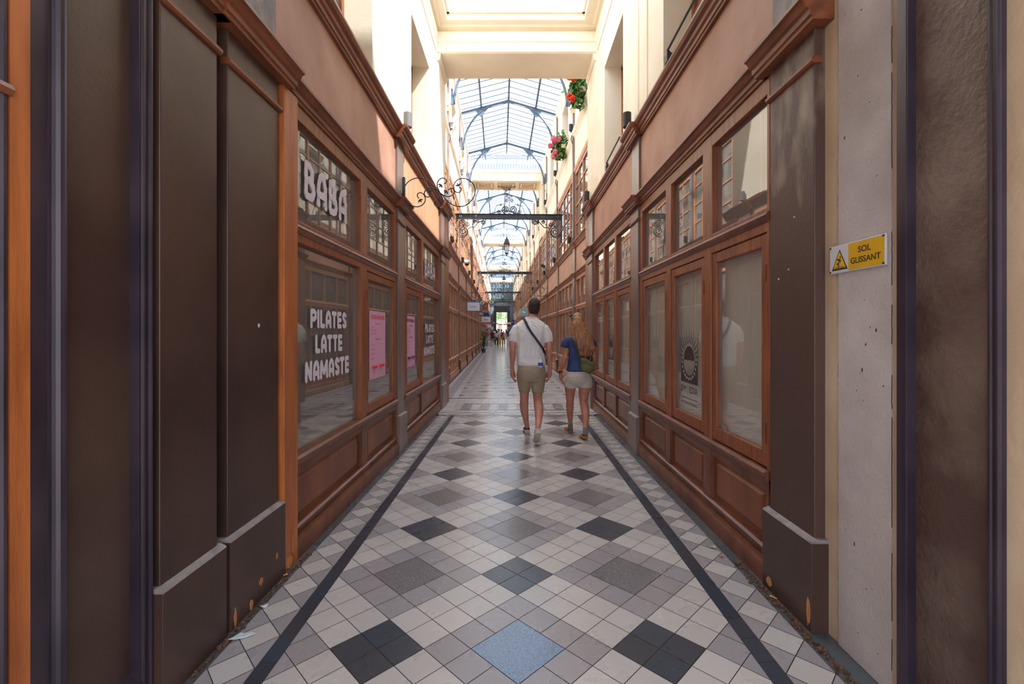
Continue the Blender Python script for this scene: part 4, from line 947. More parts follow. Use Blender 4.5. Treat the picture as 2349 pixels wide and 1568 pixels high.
def st(pts, w_=.0022): g.tube([(X_, c[0] - a, c[1] + b) for a, b in pts], w_, 6)
st([(.002, .008), (-.001, -.006), (-.004, -.010), (-.006, -.020), (-.004, -.028)], .0026); st([(.002, .008), (.009, -.006)]); st([(.0, .006), (-.008, .002), (-.012, .008)]); st([(-.003, -.009), (-.012, -.012), (-.015, -.017)])
st([(-.028, -.030), (.028, -.029)], .0012); g.ell((X_, c[0] - .006, c[1] + .015), .001, .004, .004, 10, 6)
g.build('falling_figure', 'ink', r, base)
for yy, zz in ((2.126, 1.797), (2.126, 1.688), (1.82, 1.797), (1.82, 1.688)):
    g = G(); g.tube([(1.4525, yy, zz), (1.448, yy, zz)], .004, 10); g.build('screw', 'iron', r, base)
# ---------------------------------------------------------------- big scroll bracket on the left
y = 5.6
base = (-1.33, y, 3.0); r = root('scroll_bracket', base, NEAR, 'large wrought iron S-scroll sign bracket with leaves, projecting from the left wall', 'wrought iron bracket')
def PX(px, py): return ((px - 1182) * y / 1060, y, H + (759 - py) * y / 1060)
def zc(a, b): return PX(900 + a / 11.186, 390 + b / 11.182)
def crv(pts, n=6):
    P_ = [Vector(zc(*p)) for p in pts]; o_ = []
    for i in range(len(P_) - 1):
        p0, p1, p2, p3 = P_[max(i - 1, 0)], P_[i], P_[i + 1], P_[min(i + 2, len(P_) - 1)]
        for k in range(n):
            t = k / n; o_.append(.5 * ((2 * p1) + (p2 - p0) * t + (2 * p0 - 5 * p1 + 4 * p2 - p3) * t * t + (3 * p1 - p0 - 3 * p2 + p3) * t ** 3))
    return o_ + [P_[-1]]
for pts in ([(270, 690), (270, 560), (310, 430), (410, 300), (540, 225), (680, 205), (830, 235), (960, 310), (1080, 420), (1180, 530), (1290, 650), (1400, 780), (1530, 880), (1700, 930), (1860, 910), (2000, 810), (2090, 680), (2125, 520), (2090, 380), (2000, 280), (1880, 220), (1770, 215), (1660, 260), (1590, 350), (1575, 470), (1620, 550), (1700, 575), (1760, 530), (1760, 460), (1720, 430)],
            [(360, 825), (470, 900), (620, 940), (740, 910), (830, 820), (845, 720), (800, 620), (720, 578), (650, 610), (645, 670), (680, 725)],
            [(1000, 580), (960, 660), (900, 695), (845, 660), (820, 600), (850, 520), (940, 470), (1050, 470), (1150, 510), (1220, 580), (1330, 650), (1440, 678), (1540, 640), (1590, 560), (1570, 490), (1500, 465), (1440, 510)],
            [(1320, 355), (1370, 330), (1390, 270), (1350, 220), (1280, 205), (1200, 250), (1155, 340), (1160, 440), (1200, 530), (1250, 640), (1300, 760), (1290, 860), (1230, 920), (1150, 930), (1090, 890), (1080, 830), (1140, 795)]):
    g = G(); g.tube(crv(pts), .0065, 8); g.build('scroll', 'iron', r, base, smooth=True)
for a, b, an in ((700, 750, -1), (970, 570, 2), (1180, 760, .5), (1260, 370, 4), (1400, 530, 4), (1700, 410, 2)):
    g = G(); q = zc(a, b); leaf3(g, q[0], y, q[2], .035, an); g.build('leaf', 'iron', r, base, smooth=True)
g = G(); g.box(-1.365, -1.335, 5.58, 5.62, 2.98, 3.28); g.tube([zc(240, 620), zc(280, 620)], .01, 6); g.tube([zc(300, 830), zc(360, 825)], .008, 6); g.build('wall_plate', 'iron', r, base)
# ---------------------------------------------------------------- lamps on the cornices
def uplight(W, yv, z, label, m='black', neck=False, group=None):
    d = .10; base = (W.X(d), yv, z); r = root('wall_lamp', base, W.fr, label, 'lamp', group)
    g = G(); g.lathe([(.045, .04), (.05, .045), (.05, .21), (.045, .215)], base, 16); g.build('lamp_body', m, r, base, smooth=False)
    g = G(); g.box(W.X(.0), W.X(d), yv - .012, yv + .012, z - .005, z + .012); g.tube([(base[0], yv, z), (base[0], yv, z + .05)], .012, 8)
    if neck: g.tube([(W.X(.09), yv, z + .04), (W.X(.06), yv + .0, z - .05), (W.X(.09), yv, z - .2), (W.X(.02), yv, z - .4), (W.X(.01), yv, z - 1.0)], .012, 6)
    g.build('bracket', 'iron', r, base); return r
uplight(LW, 5.5, 3.80, 'grey cylindrical lamp on the left cornice above the nearest grey pilaster', 'greyplast')
uplight(RW, 5.5, 3.80, 'black cylindrical lamp on the right cornice above the nearest grey pilaster')
uplight(RW, 8.6, 3.80, 'black cylindrical lamp on the right cornice at the end of the entrance section')
uplight(LW, 8.6, 3.80, 'grey cylindrical lamp on the left cornice at the end of the entrance section', 'greyplast')
for k in range(5):
    p = piers[k]
    uplight(RF, p, 6.82, 'black lamp on a bent pipe high on the right gallery wall, %s of its row' % ORD[k], neck=True, group='lamps high on the right gallery wall')
    uplight(LF, p, 6.82, 'lamp on a bent pipe high on the left gallery wall, %s of its row' % ORD[k], 'greyplast', neck=True, group='lamps high on the left gallery wall')
    uplight(RF, p + .25, 3.81, 'small black lamp on the right shopfront cornice of the gallery, %s of its row' % ORD[k], group='lamps on the right gallery cornice')
    uplight(LF, p + .25, 3.81, 'small dark lamp on the left shopfront cornice of the gallery, %s of its row' % ORD[k], group='lamps on the left gallery cornice')
# floodlight / camera on right cornice
base = (RF.X(.16), 18.6, 3.82); r = root('floodlight', base, FAR, 'small black floodlight bent over the right gallery cornice', 'floodlight')
g = G(); m_ = Matrix.Rotation(.5, 3, 'Y'); g.box(-.09, .09, -.05, .05, -.05, .05); g.v = [tuple(m_ @ Vector(p) + Vector(base) + Vector((-.12, 0, .22))) for p in g.v]; g.build('lamp_head', 'black', r, base)
g = G(); g.tube([(RF.X(.02), 18.6, 3.82), (base[0], 18.6, 3.9), (base[0] - .1, 18.6, 4.02)], .014, 6); g.build('arm', 'iron', r, base)
base = (LF.X(.16), 17.6, 3.82); r = root('dome_camera', base, FAR, 'white dome camera on the left gallery cornice', 'camera')
g = G(); g.lathe([(.02, .30), (.11, .28), (.12, .18), (.10, .16)], base, 14); g.build('hood', 'white', r, base, smooth=True)
g = G(); g.ell((base[0], base[1], base[2] + .15), .08, .08, .08); g.build('dome', 'black', r, base, smooth=True)
g = G(); g.tube([(LF.X(0), 17.6, 4.0), (base[0], 17.6, 4.12)], .014, 6); g.build('arm', 'iron', r, base)
# guard rails at the upper windows on the right
for i, (ya, yb) in enumerate(((3.1, 4.25), (6.2, 7.1))):
    base = (1.43, yb, 3.9); r = root('guard_rail', base, NEAR, ['dark iron guard bar across the right upper window nearest the camera', 'dark iron guard bar across the second upper window on the right'][i], 'guard rail')
    g = G(); g.tube([(1.40, ya, 4.02), (1.40, yb, 4.0), (1.43, yb + .03, 4.0)], .011, 8); g.build('bar', 'iron', r, base)
    g = G(); g.box(1.39, 1.45, yb - .02, yb + .06, 3.90, 3.97); g.tube([(1.41, yb + .02, 3.97), (1.41, yb, 4.0)], .01, 6); g.build('foot', 'iron', r, base)
# ---------------------------------------------------------------- hanging signs in the gallery
def vxy(px, py, v): return ((px - 1147) * v / FPX, v, H + (759 - py) * v / FPX)
def hsign(px0, px1, py0, py1, v, label, border=None, face='signwhite', word=None, inkm='ink', wf=(.2, .35, .6, .3), side='left', cat='sign', shear=0, t=.03):
    a = vxy(px0, py1, v); b = vxy(px1, py0, v); base = ((a[0] + b[0]) / 2, v, a[2]); r = root('hanging_sign', base, FAR, label, cat)
    g = G(); g.box(a[0], b[0], v - t / 2, v + t / 2, a[2], b[2]); g.build('board', border or face, r, base)
    if border:
        e = .05 * (b[0] - a[0]); g = G(); g.box(a[0] + e, b[0] - e, v - t / 2 - .004, v - t / 2 + .001, a[2] + e, b[2] - e); g.build('face', face, r, base)
    if word: text_mesh(word, 1, (a[0] + wf[0] * (b[0] - a[0]), v - t / 2 - .006, a[2] + wf[1] * (b[2] - a[2])), AXF, inkm, r, base, ext=.001, width=wf[2] * (b[0] - a[0]), height=wf[3] * (b[2] - a[2]), shear=shear, name='word')
    g = G(); xw = UL - .02 if side == 'left' else UR + .02; xe = b[0] if side == 'left' else a[0]
    g.tube([(xw, v, b[2] + .06), (xe, v, b[2] + .06)], .01, 6); g.tube([(a[0] + .03, v, b[2] + .06), (a[0] + .03, v, b[2])], .006, 6); g.tube([(b[0] - .03, v, b[2] + .06), (b[0] - .03, v, b[2])], .006, 6)
    g.build('bracket_arm', 'iron', r, base); return r
hsign(1071, 1102, 692, 714, 18.0, 'white hanging sign with a blue border and thin grey lettering on the left', 'signblue', 'signwhite', 'MADAME', 'inkgrey', (.22, .38, .5, .2))
hsign(1105, 1120, 693, 712, 25.5, 'rust brown sign with a grey figure behind the upper pair of eyes', None, 'brownsign')
hsign(1110, 1122, 717, 726, 26.5, 'navy blue sign behind the lower pair of eyes', None, 'navy', 'sales', 'signwhite', (.2, .1, .6, .25))
hsign(1105, 1125, 726.5, 738, 24.0, 'white sign with black script lettering below the eyes', None, 'signwhite', 'Doux', 'ink', (.18, .25, .6, .5), shear=.3)
hsign(1108.5, 1124, 739, 744, 28.0, 'salmon pink sign just under the white script sign', None, 'salmon')
hsign(1118, 1127, 744, 751, 32.0, 'small white square sign on the left beyond the script sign', None, 'signwhite')
hsign(1126, 1132, 749, 755.5, 36.0, 'smallest pale sign on the left near the far doorway', None, 'signgrey')
hsign(1193.5, 1211, 707, 725, 20.5, "pale teal sign with a white bird, left of the short-haired person's head", None, 'teal', side='right')
hsign(1172.5, 1180, 733, 738, 38.0, "upper navy sign on the right by the white T-shirt's shoulder", None, 'navy', side='right')
hsign(1172.5, 1180, 739, 745, 40.0, "lower navy sign on the right by the white T-shirt's shoulder", None, 'navy', side='right')
hsign(1165, 1172.5, 739, 743, 42.0, 'small white sign on the right at the far doorway', None, 'signwhite', side='right')
hsign(1217, 1233, 682, 690, 19.0, "black framed sign hung from a scroll bracket above the short-haired person's head", 'black', 'signwhite', side='right')
# bird on the teal sign
q = vxy(1202, 716, 20.5); g = G(); g.ell((q[0], 20.48, q[2]), .07, .006, .035, 12, 6); g.ell((q[0] - .06, 20.48, q[2] + .03), .03, .006, .02, 10, 6)
ts = [o for o in bpy.data.objects if o.get('label', '').startswith('pale teal sign')][0]
tb = vxy(1202.25, 725, 20.5); g.build('bird', 'signwhite', ts, tb)
ts = [o for o in bpy.data.objects if o.get('label', '').startswith('rust brown sign')][0]
tb = vxy(1112.5, 712, 25.5); g = G(); q = vxy(1113, 703, 25.5); g.ell((q[0], 25.48, q[2]), .12, .008, .05, 12, 6, m=Matrix.Rotation(-.4, 3, 'Y')); g.ell((q[0] - .1, 25.48, q[2] + .1), .06, .008, .03, 10, 6); g.build('figure', 'greyplast', ts, tb)
def eyesign(cs, rr, v, label, fm):
    c0 = vxy(cs[0][0], cs[0][1], v); base = (c0[0], v, c0[2]); r = root('eye_sign', base, FAR, label, 'sign')
    for px, py in cs:
        c = vxy(px, py, v); k = v / FPX; rx_, rz_ = rr[0] * k, rr[1] * k
        g = G(); n = 24; g.tube([(c[0] + rx_ * math.cos(a), v, c[2] + rz_ * math.sin(a)) for a in [6.2832 * q / n for q in range(n)]], .016, 8, closed=True); g.build('rim', 'iron', r, base, smooth=True)
        g = G(); g.ell(c, rx_, .014, rz_, 24, 10); fc = g.build('eye_face', fm, r, base, smooth=True)
        g = G(); g.ell((c[0], v - .012, c[2]), rz_ * .5, .01, rz_ * .5, 16, 8); g.build('iris', 'eyegreen' if fm == 'eye' else 'inkgrey', r, base)
        g = G(); g.ell((c[0], v - .018, c[2]), rz_ * .22, .01, rz_ * .22, 12, 8); g.build('pupil', 'ink', r, base)
    a, b = vxy(cs[0][0], cs[0][1], v), vxy(cs[1][0], cs[1][1], v)
    g = G(); g.tube([(a[0] + rr[0] * v / FPX, v, a[2]), ((a[0] + b[0]) / 2, v, a[2] + .1), (b[0] - rr[0] * v / FPX, v, b[2])], .01, 6); g.tube([(UL - .02, v, a[2] + .02), (a[0] - rr[0] * v / FPX, v, a[2])], .012, 6); g.build('bridge', 'iron', r, base)
eyesign(((1106, 694.5), (1127.3, 693)), (6.6, 4.6), 22.0, 'spectacle sign with a pair of large green eyes, upper of the two on the left', 'eye')
eyesign(((1103.5, 719.5), (1121, 719)), (4.5, 3.3), 27.0, 'spectacle sign with a pair of smaller grey eyes, lower of the two on the left', 'signwhite')
# small scroll brackets in the gallery
def sbr(W, v, z, label, sc=1.0):
    base = (W.x0, v, z); r = root('scroll_bracket', base, FAR, label, 'wrought iron bracket', None); s_ = W.s
    g = G(); g.tube(spiral(W.x0 + s_ * .3 * sc, v, z, .27 * sc, .03, math.pi if s_ > 0 else math.pi, 1.8, 44, sx=s_), .009, 6); g.build('scroll', 'iron', r, base, smooth=True)
    g = G(); g.tube(spiral(W.x0 + s_ * .62 * sc, v, z + .06, .1 * sc, .01, math.pi, 1.6, 30, sx=s_), .008, 6); g.tube([(W.x0, v, z + .1), (W.x0 + s_ * .85 * sc, v, z + .12)], .008, 6); g.build('arm', 'iron', r, base, smooth=True)
    g = G(); leaf3(g, W.x0 + s_ * .62 * sc, v, z - .08, .05, 4.7); g.build('leaf', 'iron', r, base, smooth=True)
sbr(RF, 19.4, 3.12, 'scroll bracket on the right gallery wall above the person in the white T-shirt'); sbr(LF, 20.5, 3.0, 'faint scroll bracket on the left gallery wall over the blue-bordered sign'); sbr(LF, 28, 2.95, 'small scroll bracket on the left gallery wall behind the eye signs')
# ---------------------------------------------------------------- geraniums
def geranium(v, z, m, label, n=520, sc=1.0):
    u = UR - .22; base = (u, v, z); r = root('geranium', base, FAR, label, 'flowers'); rr = random.Random(int(v * 10))
    g = G(); g.box(UR - .20, UR - .07, v - .30, v + .30, z - .02, z + .09); g.build('planter', 'creamd', r, base)
    g = G()
    for k in range(n):
        p = Vector((u + .02 + rr.gauss(0, .09), v + rr.gauss(0, .16), z + rr.gauss(.10, .15)))
        d = Vector((rr.uniform(-1, .3), rr.uniform(-1, .4), rr.uniform(-.2, 1))).normalized(); o = d.orthogonal().normalized(); t_ = d.cross(o); s_ = .05 * sc
        pts = [p + (o * math.cos(a) + t_ * math.sin(a)) * s_ for a in [6.283 * q / 6 for q in range(6)]]; g.quad(*pts)
    g.build('foliage', 'leaf', r, base)
    for k in range(9):
        p = Vector((u - .12 + rr.gauss(0, .09), v - .12 + rr.gauss(-.05, .14), z + rr.choice([.36, .3, .22, -.14, .1])))
        g = G()
        for q in range(40):
            d = Vector((rr.gauss(0, 1), rr.gauss(0, 1), rr.gauss(0, 1))).normalized(); g.ell(p + d * .06, .026, .026, .02, 6, 4)
        g.tube([p, p + Vector((.08, 0, -.14))], .004, 4)
        g.build('bloom', m, r, base)
geranium(10.7, 6.88, 'flowerred', 'red geraniums trailing over the right ledge, nearest the plaster beam'); geranium(13.9, 6.86, 'flowerpink', 'pink geraniums trailing over the right ledge, further along')
# ---------------------------------------------------------------- potted palm
base = (-1.08, 30.5, 0); r = root('potted_palm', base, FAR, 'tall feathery palm in a teal pot against the left wall of the gallery', 'potted plant'); rr = random.Random(4)
g = G(); g.lathe([(.10, 0), (.12, .01), (.15, .24), (.16, .25), (.16, .28), (.13, .28), (.12, .22)], base, 18); g.build('pot', 'pot', r, base, smooth=False)
g = G()
for k in range(6): g.tube([(base[0] + rr.uniform(-.04, .04), base[1] + rr.uniform(-.04, .04), .22), (base[0] + rr.uniform(-.08, .08), base[1] + rr.uniform(-.08, .08), 1.1 + rr.uniform(-.2, .3))], .012, 6)
g.build('stem', 'leaf', r, base)
g = G()
for k in range(64):
    a = rr.uniform(0, 6.28); z0 = rr.uniform(.35, 1.4); L = rr.uniform(.2, .36); d = Vector((math.cos(a), math.sin(a), 0)); prev = None
    for q in range(12):
        t = q / 11; p = Vector(base) + Vector((0, 0, z0)) + d * (L * t) + Vector((0, 0, .3 * t - .28 * t * t))
        for s_ in (-1, 1):
            sd_ = d.cross(Vector((0, 0, 1))) * s_; tip = p + sd_ * .13 * (1 - t * .6) + d * .05 + Vector((0, 0, -.03)); g.add([p, p + d * .034, tip], [(0, 1, 2)])
        prev = p
g.build('frond', 'palm', r, base, kind='stuff')
# ---------------------------------------------------------------- litter near the camera
def scrap(pts, x, yv, m, label, z=.004, cat='litter', name='paper_scrap', sc=1):
    g = G(); n = len(pts); v_ = [(x + a * sc, yv + b * sc, z + .004 * math.sin(i * 2.1) + .003) for i, (a, b) in enumerate(pts)]; g.add(v_ + [(p[0], p[1], p[2] - .0012) for p in v_], [tuple(range(n)), tuple(range(n, 2 * n))[::-1]] + [(i, (i + 1) % n, (i + 1) % n + n, i + n) for i in range(n)])
    return g.build(name, m, None, (x, yv, 0), label=label, cat=cat)
def gp(px, py): zz = H * FPX / (py - 759); return ((px - 1182) * zz / FPX, zz)
x, yv = gp(553, 1463); scrap([(-.05, -.02), (-.02, -.025), (.02, .0), (.055, .025), (.03, .03), (.01, .028), (-.02, .03), (-.03, .0)], x, yv, 'paper', 'torn pale blue paper scrap on the tiles by the left plinth')
x, yv = gp(606, 1391); scrap([(-.02, -.005), (.0, -.02), (.012, -.012), (.02, .0), (.015, .012), (-.01, .012)], x, yv, 'paper', 'small crumpled white paper scrap further up the left edge')
x, yv = gp(1636, 1256); scrap([(-.02, .0), (-.01, -.015), (.01, -.012), (.02, -.002), (.012, .012), (-.012, .014)], x, yv, 'yellow' if False else 'sole', 'dry pale leaf on the tiles by the right slate edge', name='dry_leaf')
x, yv = gp(1655, 1278); scrap([(-.02, .008), (-.004, -.012), (.006, -.002), (.018, -.008), (.01, .01)], x, yv, 'terracotta', 'curled brown leaf beside the pale one on the right', name='dry_leaf')
for px, py, an, lb in ((650, 1321, .9, 'cigarette butt against the orange post on the left'), (1776, 1372, -.6, 'cigarette butt under the right pilaster plinth')):
    x, yv = gp(px, py); d = Vector((math.sin(an), math.cos(an), 0)) * .014; g = G(); g.tube([Vector((x, yv, .005)) - d, Vector((x, yv, .005)) + d], .004, 8, 0); g.tube([Vector((x, yv, .005)) + d, Vector((x, yv, .005)) + d * 1.5], .0042, 8, 1)
    g.build('cigarette_butt', ['butt', 'signwhite'], None, (x, yv, 0), label=lb, cat='cigarette butt')
def debris(W, y0, y1, label, n=170, hmax=.03, dd=.05, seed=1):
    rr = random.Random(seed); g = G()
    for k in range(n):
        yy = rr.uniform(y0, y1); d = abs(rr.gauss(0, dd)) ; s_ = rr.uniform(.002, .009)
        g.ell((W.X(.05 + d), yy, s_ * .4), s_ * rr.uniform(.6, 1.6), s_ * rr.uniform(.6, 1.6), s_ * .6, 6, 4, m=Matrix.Rotation(rr.uniform(0, 3), 3, 'Z'))
    return g.build('debris', 'debris', None, (W.X(.06), (y0 + y1) / 2, 0), label=label, cat='debris', kind='stuff')
debris(LW, 1.9, 2.95, 'crumbled dirt and splinters along the foot of the left pilasters', 260, dd=.012); debris(RW, 1.75, 2.85, 'crumbled dirt along the foot of the right pilaster and plaster wall', 420, seed=3, dd=.02)
# splintered wood patches on plinths
def chip(W, d, yv, z, w_, h, nm, seed, m='rawwood'):
    rr = random.Random(seed); g = G(); n = 11; pts = [(yv + w_ * math.cos(6.283 * k / n) * rr.uniform(.6, 1), z + h * math.sin(6.283 * k / n) * rr.uniform(.6, 1)) for k in range(n)]
    g.profx(pts, W.X(d - .002), W.X(d + .0025)); return g.build(num('trim'), m, None, (W.X(d), yv, 0), kind='structure')
chip(LW, .038, 2.44, .10, .022, .022, '', 1); chip(LW, .038, 2.60, .155, .012, .018, '', 2); chip(LW, .038, 2.215, .05, .012, .05, '', 3); chip(LW, .038, 2.35, .03, .02, .03, '', 4)
chip(RW, .04, 2.19, .09, .015, .075, '', 5); chip(RW, .04, 2.53, .05, .03, .03, '', 6); chip(LW, .03, 2.80, .14, .012, .06, '', 7); chip(LW, .03, 2.76, .04, .05, .05, '', 8)
chip(LW, .008, 2.47, 1.45, .012, .012, '', 11, 'signgrey'); chip(RW, .01, 2.49, 1.70, .007, .006, '', 12, 'lightcloth'); chip(RW, .01, 2.35, 2.0, .009, .004, '', 13, 'signgrey'); chip(RW, .01, 2.40, 1.74, .004, .005, '', 14, 'lightcloth')
# ================================================================= people
def hand(g, w, side, tilt=0.0, s=1.0, inward=1):
    """relaxed hanging hand below wrist w; inward = +1 when the body is towards +x"""
    w = Vector(w); i = inward
    def q(x, y, z): return w + Vector((x * i * s, y * s, z * s))
    # palm: flattened, a bit turned; thumb towards the front/inside
    g.limb([(q(0, 0, .01), .027 * s), (q(.004, .004, -.03), .030 * s), (q(.008, .006, -.07), .032 * s), (q(.010, .008, -.092), .028 * s)], 12)
    g.limb([(q(.002, -.02, -.05), .017 * s), (q(.008, -.026, -.088), .015 * s)], 10); g.limb([(q(.006, .024, -.045), .018 * s), (q(.012, .028, -.086), .015 * s)], 10)
    for k, (yy, L, c) in enumerate(((.034, .070, .010), (.012, .080, .018), (-.011, .074, .024), (-.032, .058, .028))):
        b = q(.012, yy, -.092); r0 = .0098 * s
        g.limb([(b, r0 * 1.05), (q(.012 + c * .35, yy * 1.08, -.092 - L * .42), r0), (q(.012 + c * .95, yy * 1.1, -.092 - L * .74), r0 * .9), (q(.012 + c * 1.7, yy * 1.08, -.092 - L * .97), r0 * .78)], 8)
    g.limb([(q(.010, .026, -.02), .015 * s), (q(.030, .042, -.052), .0125 * s), (q(.040, .050, -.086), .011 * s), (q(.040, .052, -.112), .009 * s)], 8)
def shoe(ankle, toe, heel, r, base, upper, sole, accent, wid=.045, name='shoe', pitch=0, label=None):
    """heel/toe ground points of the sole (Vectors, local to the figure)"""
    hl, te = Vector(heel), Vector(toe); f = (te - hl); L = f.length; f.normalize(); up = Vector((0, 0, 1)); sd_ = f.cross(up).normalized(); n = sd_.cross(f).normalized()
    def P(t, s_, h): return hl + f * (L * t) + sd_ * s_ + n * h
    g = G(); prof = [(-.03, .72), (.0, .86), (.15, .92), (.4, .82), (.65, 1.05), (.85, .92), (.97, .6), (1.03, .28)]
    sec = []
    for t, w_ in prof: sec.append((t, w_ * wid))
    n_ = len(sec); vs = []
    for h in (0, .026):
        for t, w_ in sec: vs.append(P(t, w_, h + (.012 * max(0, t - .8) / .2)))
        for t, w_ in reversed(sec): vs.append(P(t, -w_, h + (.012 * max(0, t - .8) / .2)))
    m2 = 2 * n_; fs = [tuple(range(m2))[::-1], tuple(range(m2, 2 * m2))] + [(i, (i + 1) % m2, (i + 1) % m2 + m2, i + m2) for i in range(m2)]
    g.add(vs, fs)
    sh = root(name, (0, 0, 0)); sh.parent = r
    b0 = (0, 0, 0)
    g.build('sole', sole, sh, b0, bevel=.006)
    g = G(); cs = [(-.01, .70, .055, .078), (.08, .78, .055, .086), (.25, .74, .05, .078), (.42, .70, .045, .064), (.6, .85, .034, .048), (.8, .80, .026, .034), (.97, .45, .02, .022)]
    vs = []; sg_ = 12
    for t, w_, cz, hh in cs:
        for k in range(sg_):
            a = 2 * math.pi * k / sg_; vs.append(P(t, w_ * wid * math.cos(a), .02 + hh * .5 + hh * .5 * math.sin(a)))
    fs = [(i * sg_ + k, i * sg_ + (k + 1) % sg_, (i + 1) * sg_ + (k + 1) % sg_, (i + 1) * sg_ + k) for i in range(len(cs) - 1) for k in range(sg_)] + [tuple(range(sg_))[::-1], tuple(range((len(cs) - 1) * sg_, len(cs) * sg_))]
    g.add(vs, fs); g.build('upper', upper, sh, b0, smooth=True, remesh=0)
    g = G(); vs = []
    for t, w_, lo, hi in ((-.025, .72, .026, .060), (.06, .84, .026, .062), (.2, .86, .026, .05)):
        for s_ in (-1, 1): vs += [P(t, s_ * w_ * wid, lo), P(t, s_ * w_ * wid, hi)]
    for a in (0, 4): g.add([vs[a], vs[a + 1], vs[a + 5], vs[a + 4]], [(0, 1, 2, 3)]) if a + 5 < len(vs) else None; g.add([vs[a + 2], vs[a + 3], vs[a + 7], vs[a + 6]], [(0, 1, 2, 3)]) if a + 7 < len(vs) else None
    g.add([vs[0], vs[1], vs[3], vs[2]], [(0, 1, 2, 3)]); g.build('heel_counter', accent, sh, b0)
    return sh
def head(g, c, rx, ry, rz, turn=0.0):
    R_ = Matrix.Rotation(turn, 3, 'Z'); c = Vector(c)
    def q(x, y, z): return c + R_ @ Vector((x, y, z))
    g.ell(c, rx, ry, rz, 18, 14, m=R_); g.ell(q(0, ry * .28, -rz * .42), rx * .74, ry * .72, rz * .6, 14, 10, m=R_)           # cranium and jaw (face towards +y)
    g.ell(q(0, ry * .82, -rz * .82), rx * .28, ry * .22, rz * .14, 10, 8)
    g.limb([(q(0, ry * .95, rz * .05), .008), (q(0, ry * 1.14, -rz * .2), .012), (q(0, ry * 1.0, -rz * .3), .012)], 8)
    for s_ in (-1, 1):
        g.limb([(q(s_ * rx * .99, -.004, .012), .010), (q(s_ * rx * 1.12, -.014, .018), .009), (q(s_ * rx * 1.10, -.012, -.012), .009), (q(s_ * rx * .98, 0, -.028), .008)], 8)
        g.ell(q(s_ * rx * .4, ry * .86, rz * .06), rx * .17, .01, rz * .08, 10, 6)
    g.limb([(q(-rx * .3, ry * .93, -rz * .5), .007), (q(0, ry * 1.0, -rz * .48), .009), (q(rx * .3, ry * .93, -rz * .5), .007)], 8)
    return q
def face_bits(q, rx, ry, rz, r):
    for s_ in (-1, 1):
        g = G(); g.ell(q(s_ * rx * .4, ry * .93, rz * .06), .012, .007, .008, 10, 6); e = g.build('eye', 'signwhite', r, (0, 0, 0), smooth=True); g = G(); g.ell(q(s_ * rx * .4, ry * .93 + .005, rz * .06), .005, .004, .005, 8, 6); g.build('iris', 'ink', e, (0, 0, 0))
# ---------------------------------------------------------------- the man
r = root('person', (.20, 6.1, 0), NEAR, 'person in a white T-shirt and khaki shorts walking away, dark strap across the back', 'person')
O = (0, 0, 0)
g = G()
q = head(g, (.052, .02, 1.735), .074, .096, .112, -.15)
g.limb([(Vector((.012, -.01, 1.54)), .066), (Vector((.035, -.005, 1.62)), .058), (Vector((.046, .01, 1.68)), .060)], 14)
g.rings([(.0, 0, .92, .15, .10), (.005, 0, 1.0, .165, .11), (0, 0, 1.15, .15, .105), (0, 0, 1.32, .165, .105), (0, 0, 1.44, .165, .095), (.005, 0, 1.51, .12, .072), (.012, 0, 1.57, .06, .055)])
for s_, el, wr in ((-1, (-.232, -.02, 1.175), (-.243, .05, .925)), (1, (.245, -.02, 1.175), (.262, .05, .925))):
    el, wr = Vector(el), Vector(wr)
    g.limb([(Vector((s_ * .165, 0, 1.43)), .050), (Vector((s_ * .215, -.008, 1.34)), .048), (el + Vector((0, 0, .07)), .046), (el, .043), (el.lerp(wr, .25), .044), (el.lerp(wr, .6), .034), (wr, .026)], 14)
    hand(g, wr + Vector((0, .004, -.01)), s_, inward=-s_, s=1.02)
# legs
g.limb([(Vector((-.085, 0, .88)), .085), (Vector((-.08, .05, .72)), .070), (Vector((-.078, .10, .52)), .058), (Vector((-.082, .13, .42)), .059), (Vector((-.075, .17, .33)), .054), (Vector((-.05, .25, .18)), .036), (Vector((-.035, .30, .10)), .033)], 16)
g.limb([(Vector((.10, 0, .88)), .085), (Vector((.102, .03, .72)), .072), (Vector((.098, .05, .54)), .060), (Vector((.102, -.04, .46)), .060), (Vector((.106, -.15, .385)), .058), (Vector((.09, -.32, .27)), .039), (Vector((.080, -.395, .235)), .034), (Vector((.080, -.41, .215)), .032)], 16)
g.build('body', 'skin', r, O, remesh=.0052, sm=3)
face_bits(q, .074, .096, .112, r)
g = G(); R_ = Matrix.Rotation(-.15, 3, 'Z'); g.ell(q(0, -.012, .022), .081, .098, .108, 20, 14, m=R_); g.ell(q(0, -.038, -.028), .074, .070, .085, 16, 12, m=R_); g.ell(q(.0, .03, .075), .066, .07, .048, 14, 10)
g.build('hair', 'hairdark', r, O, remesh=.006, sm=2)
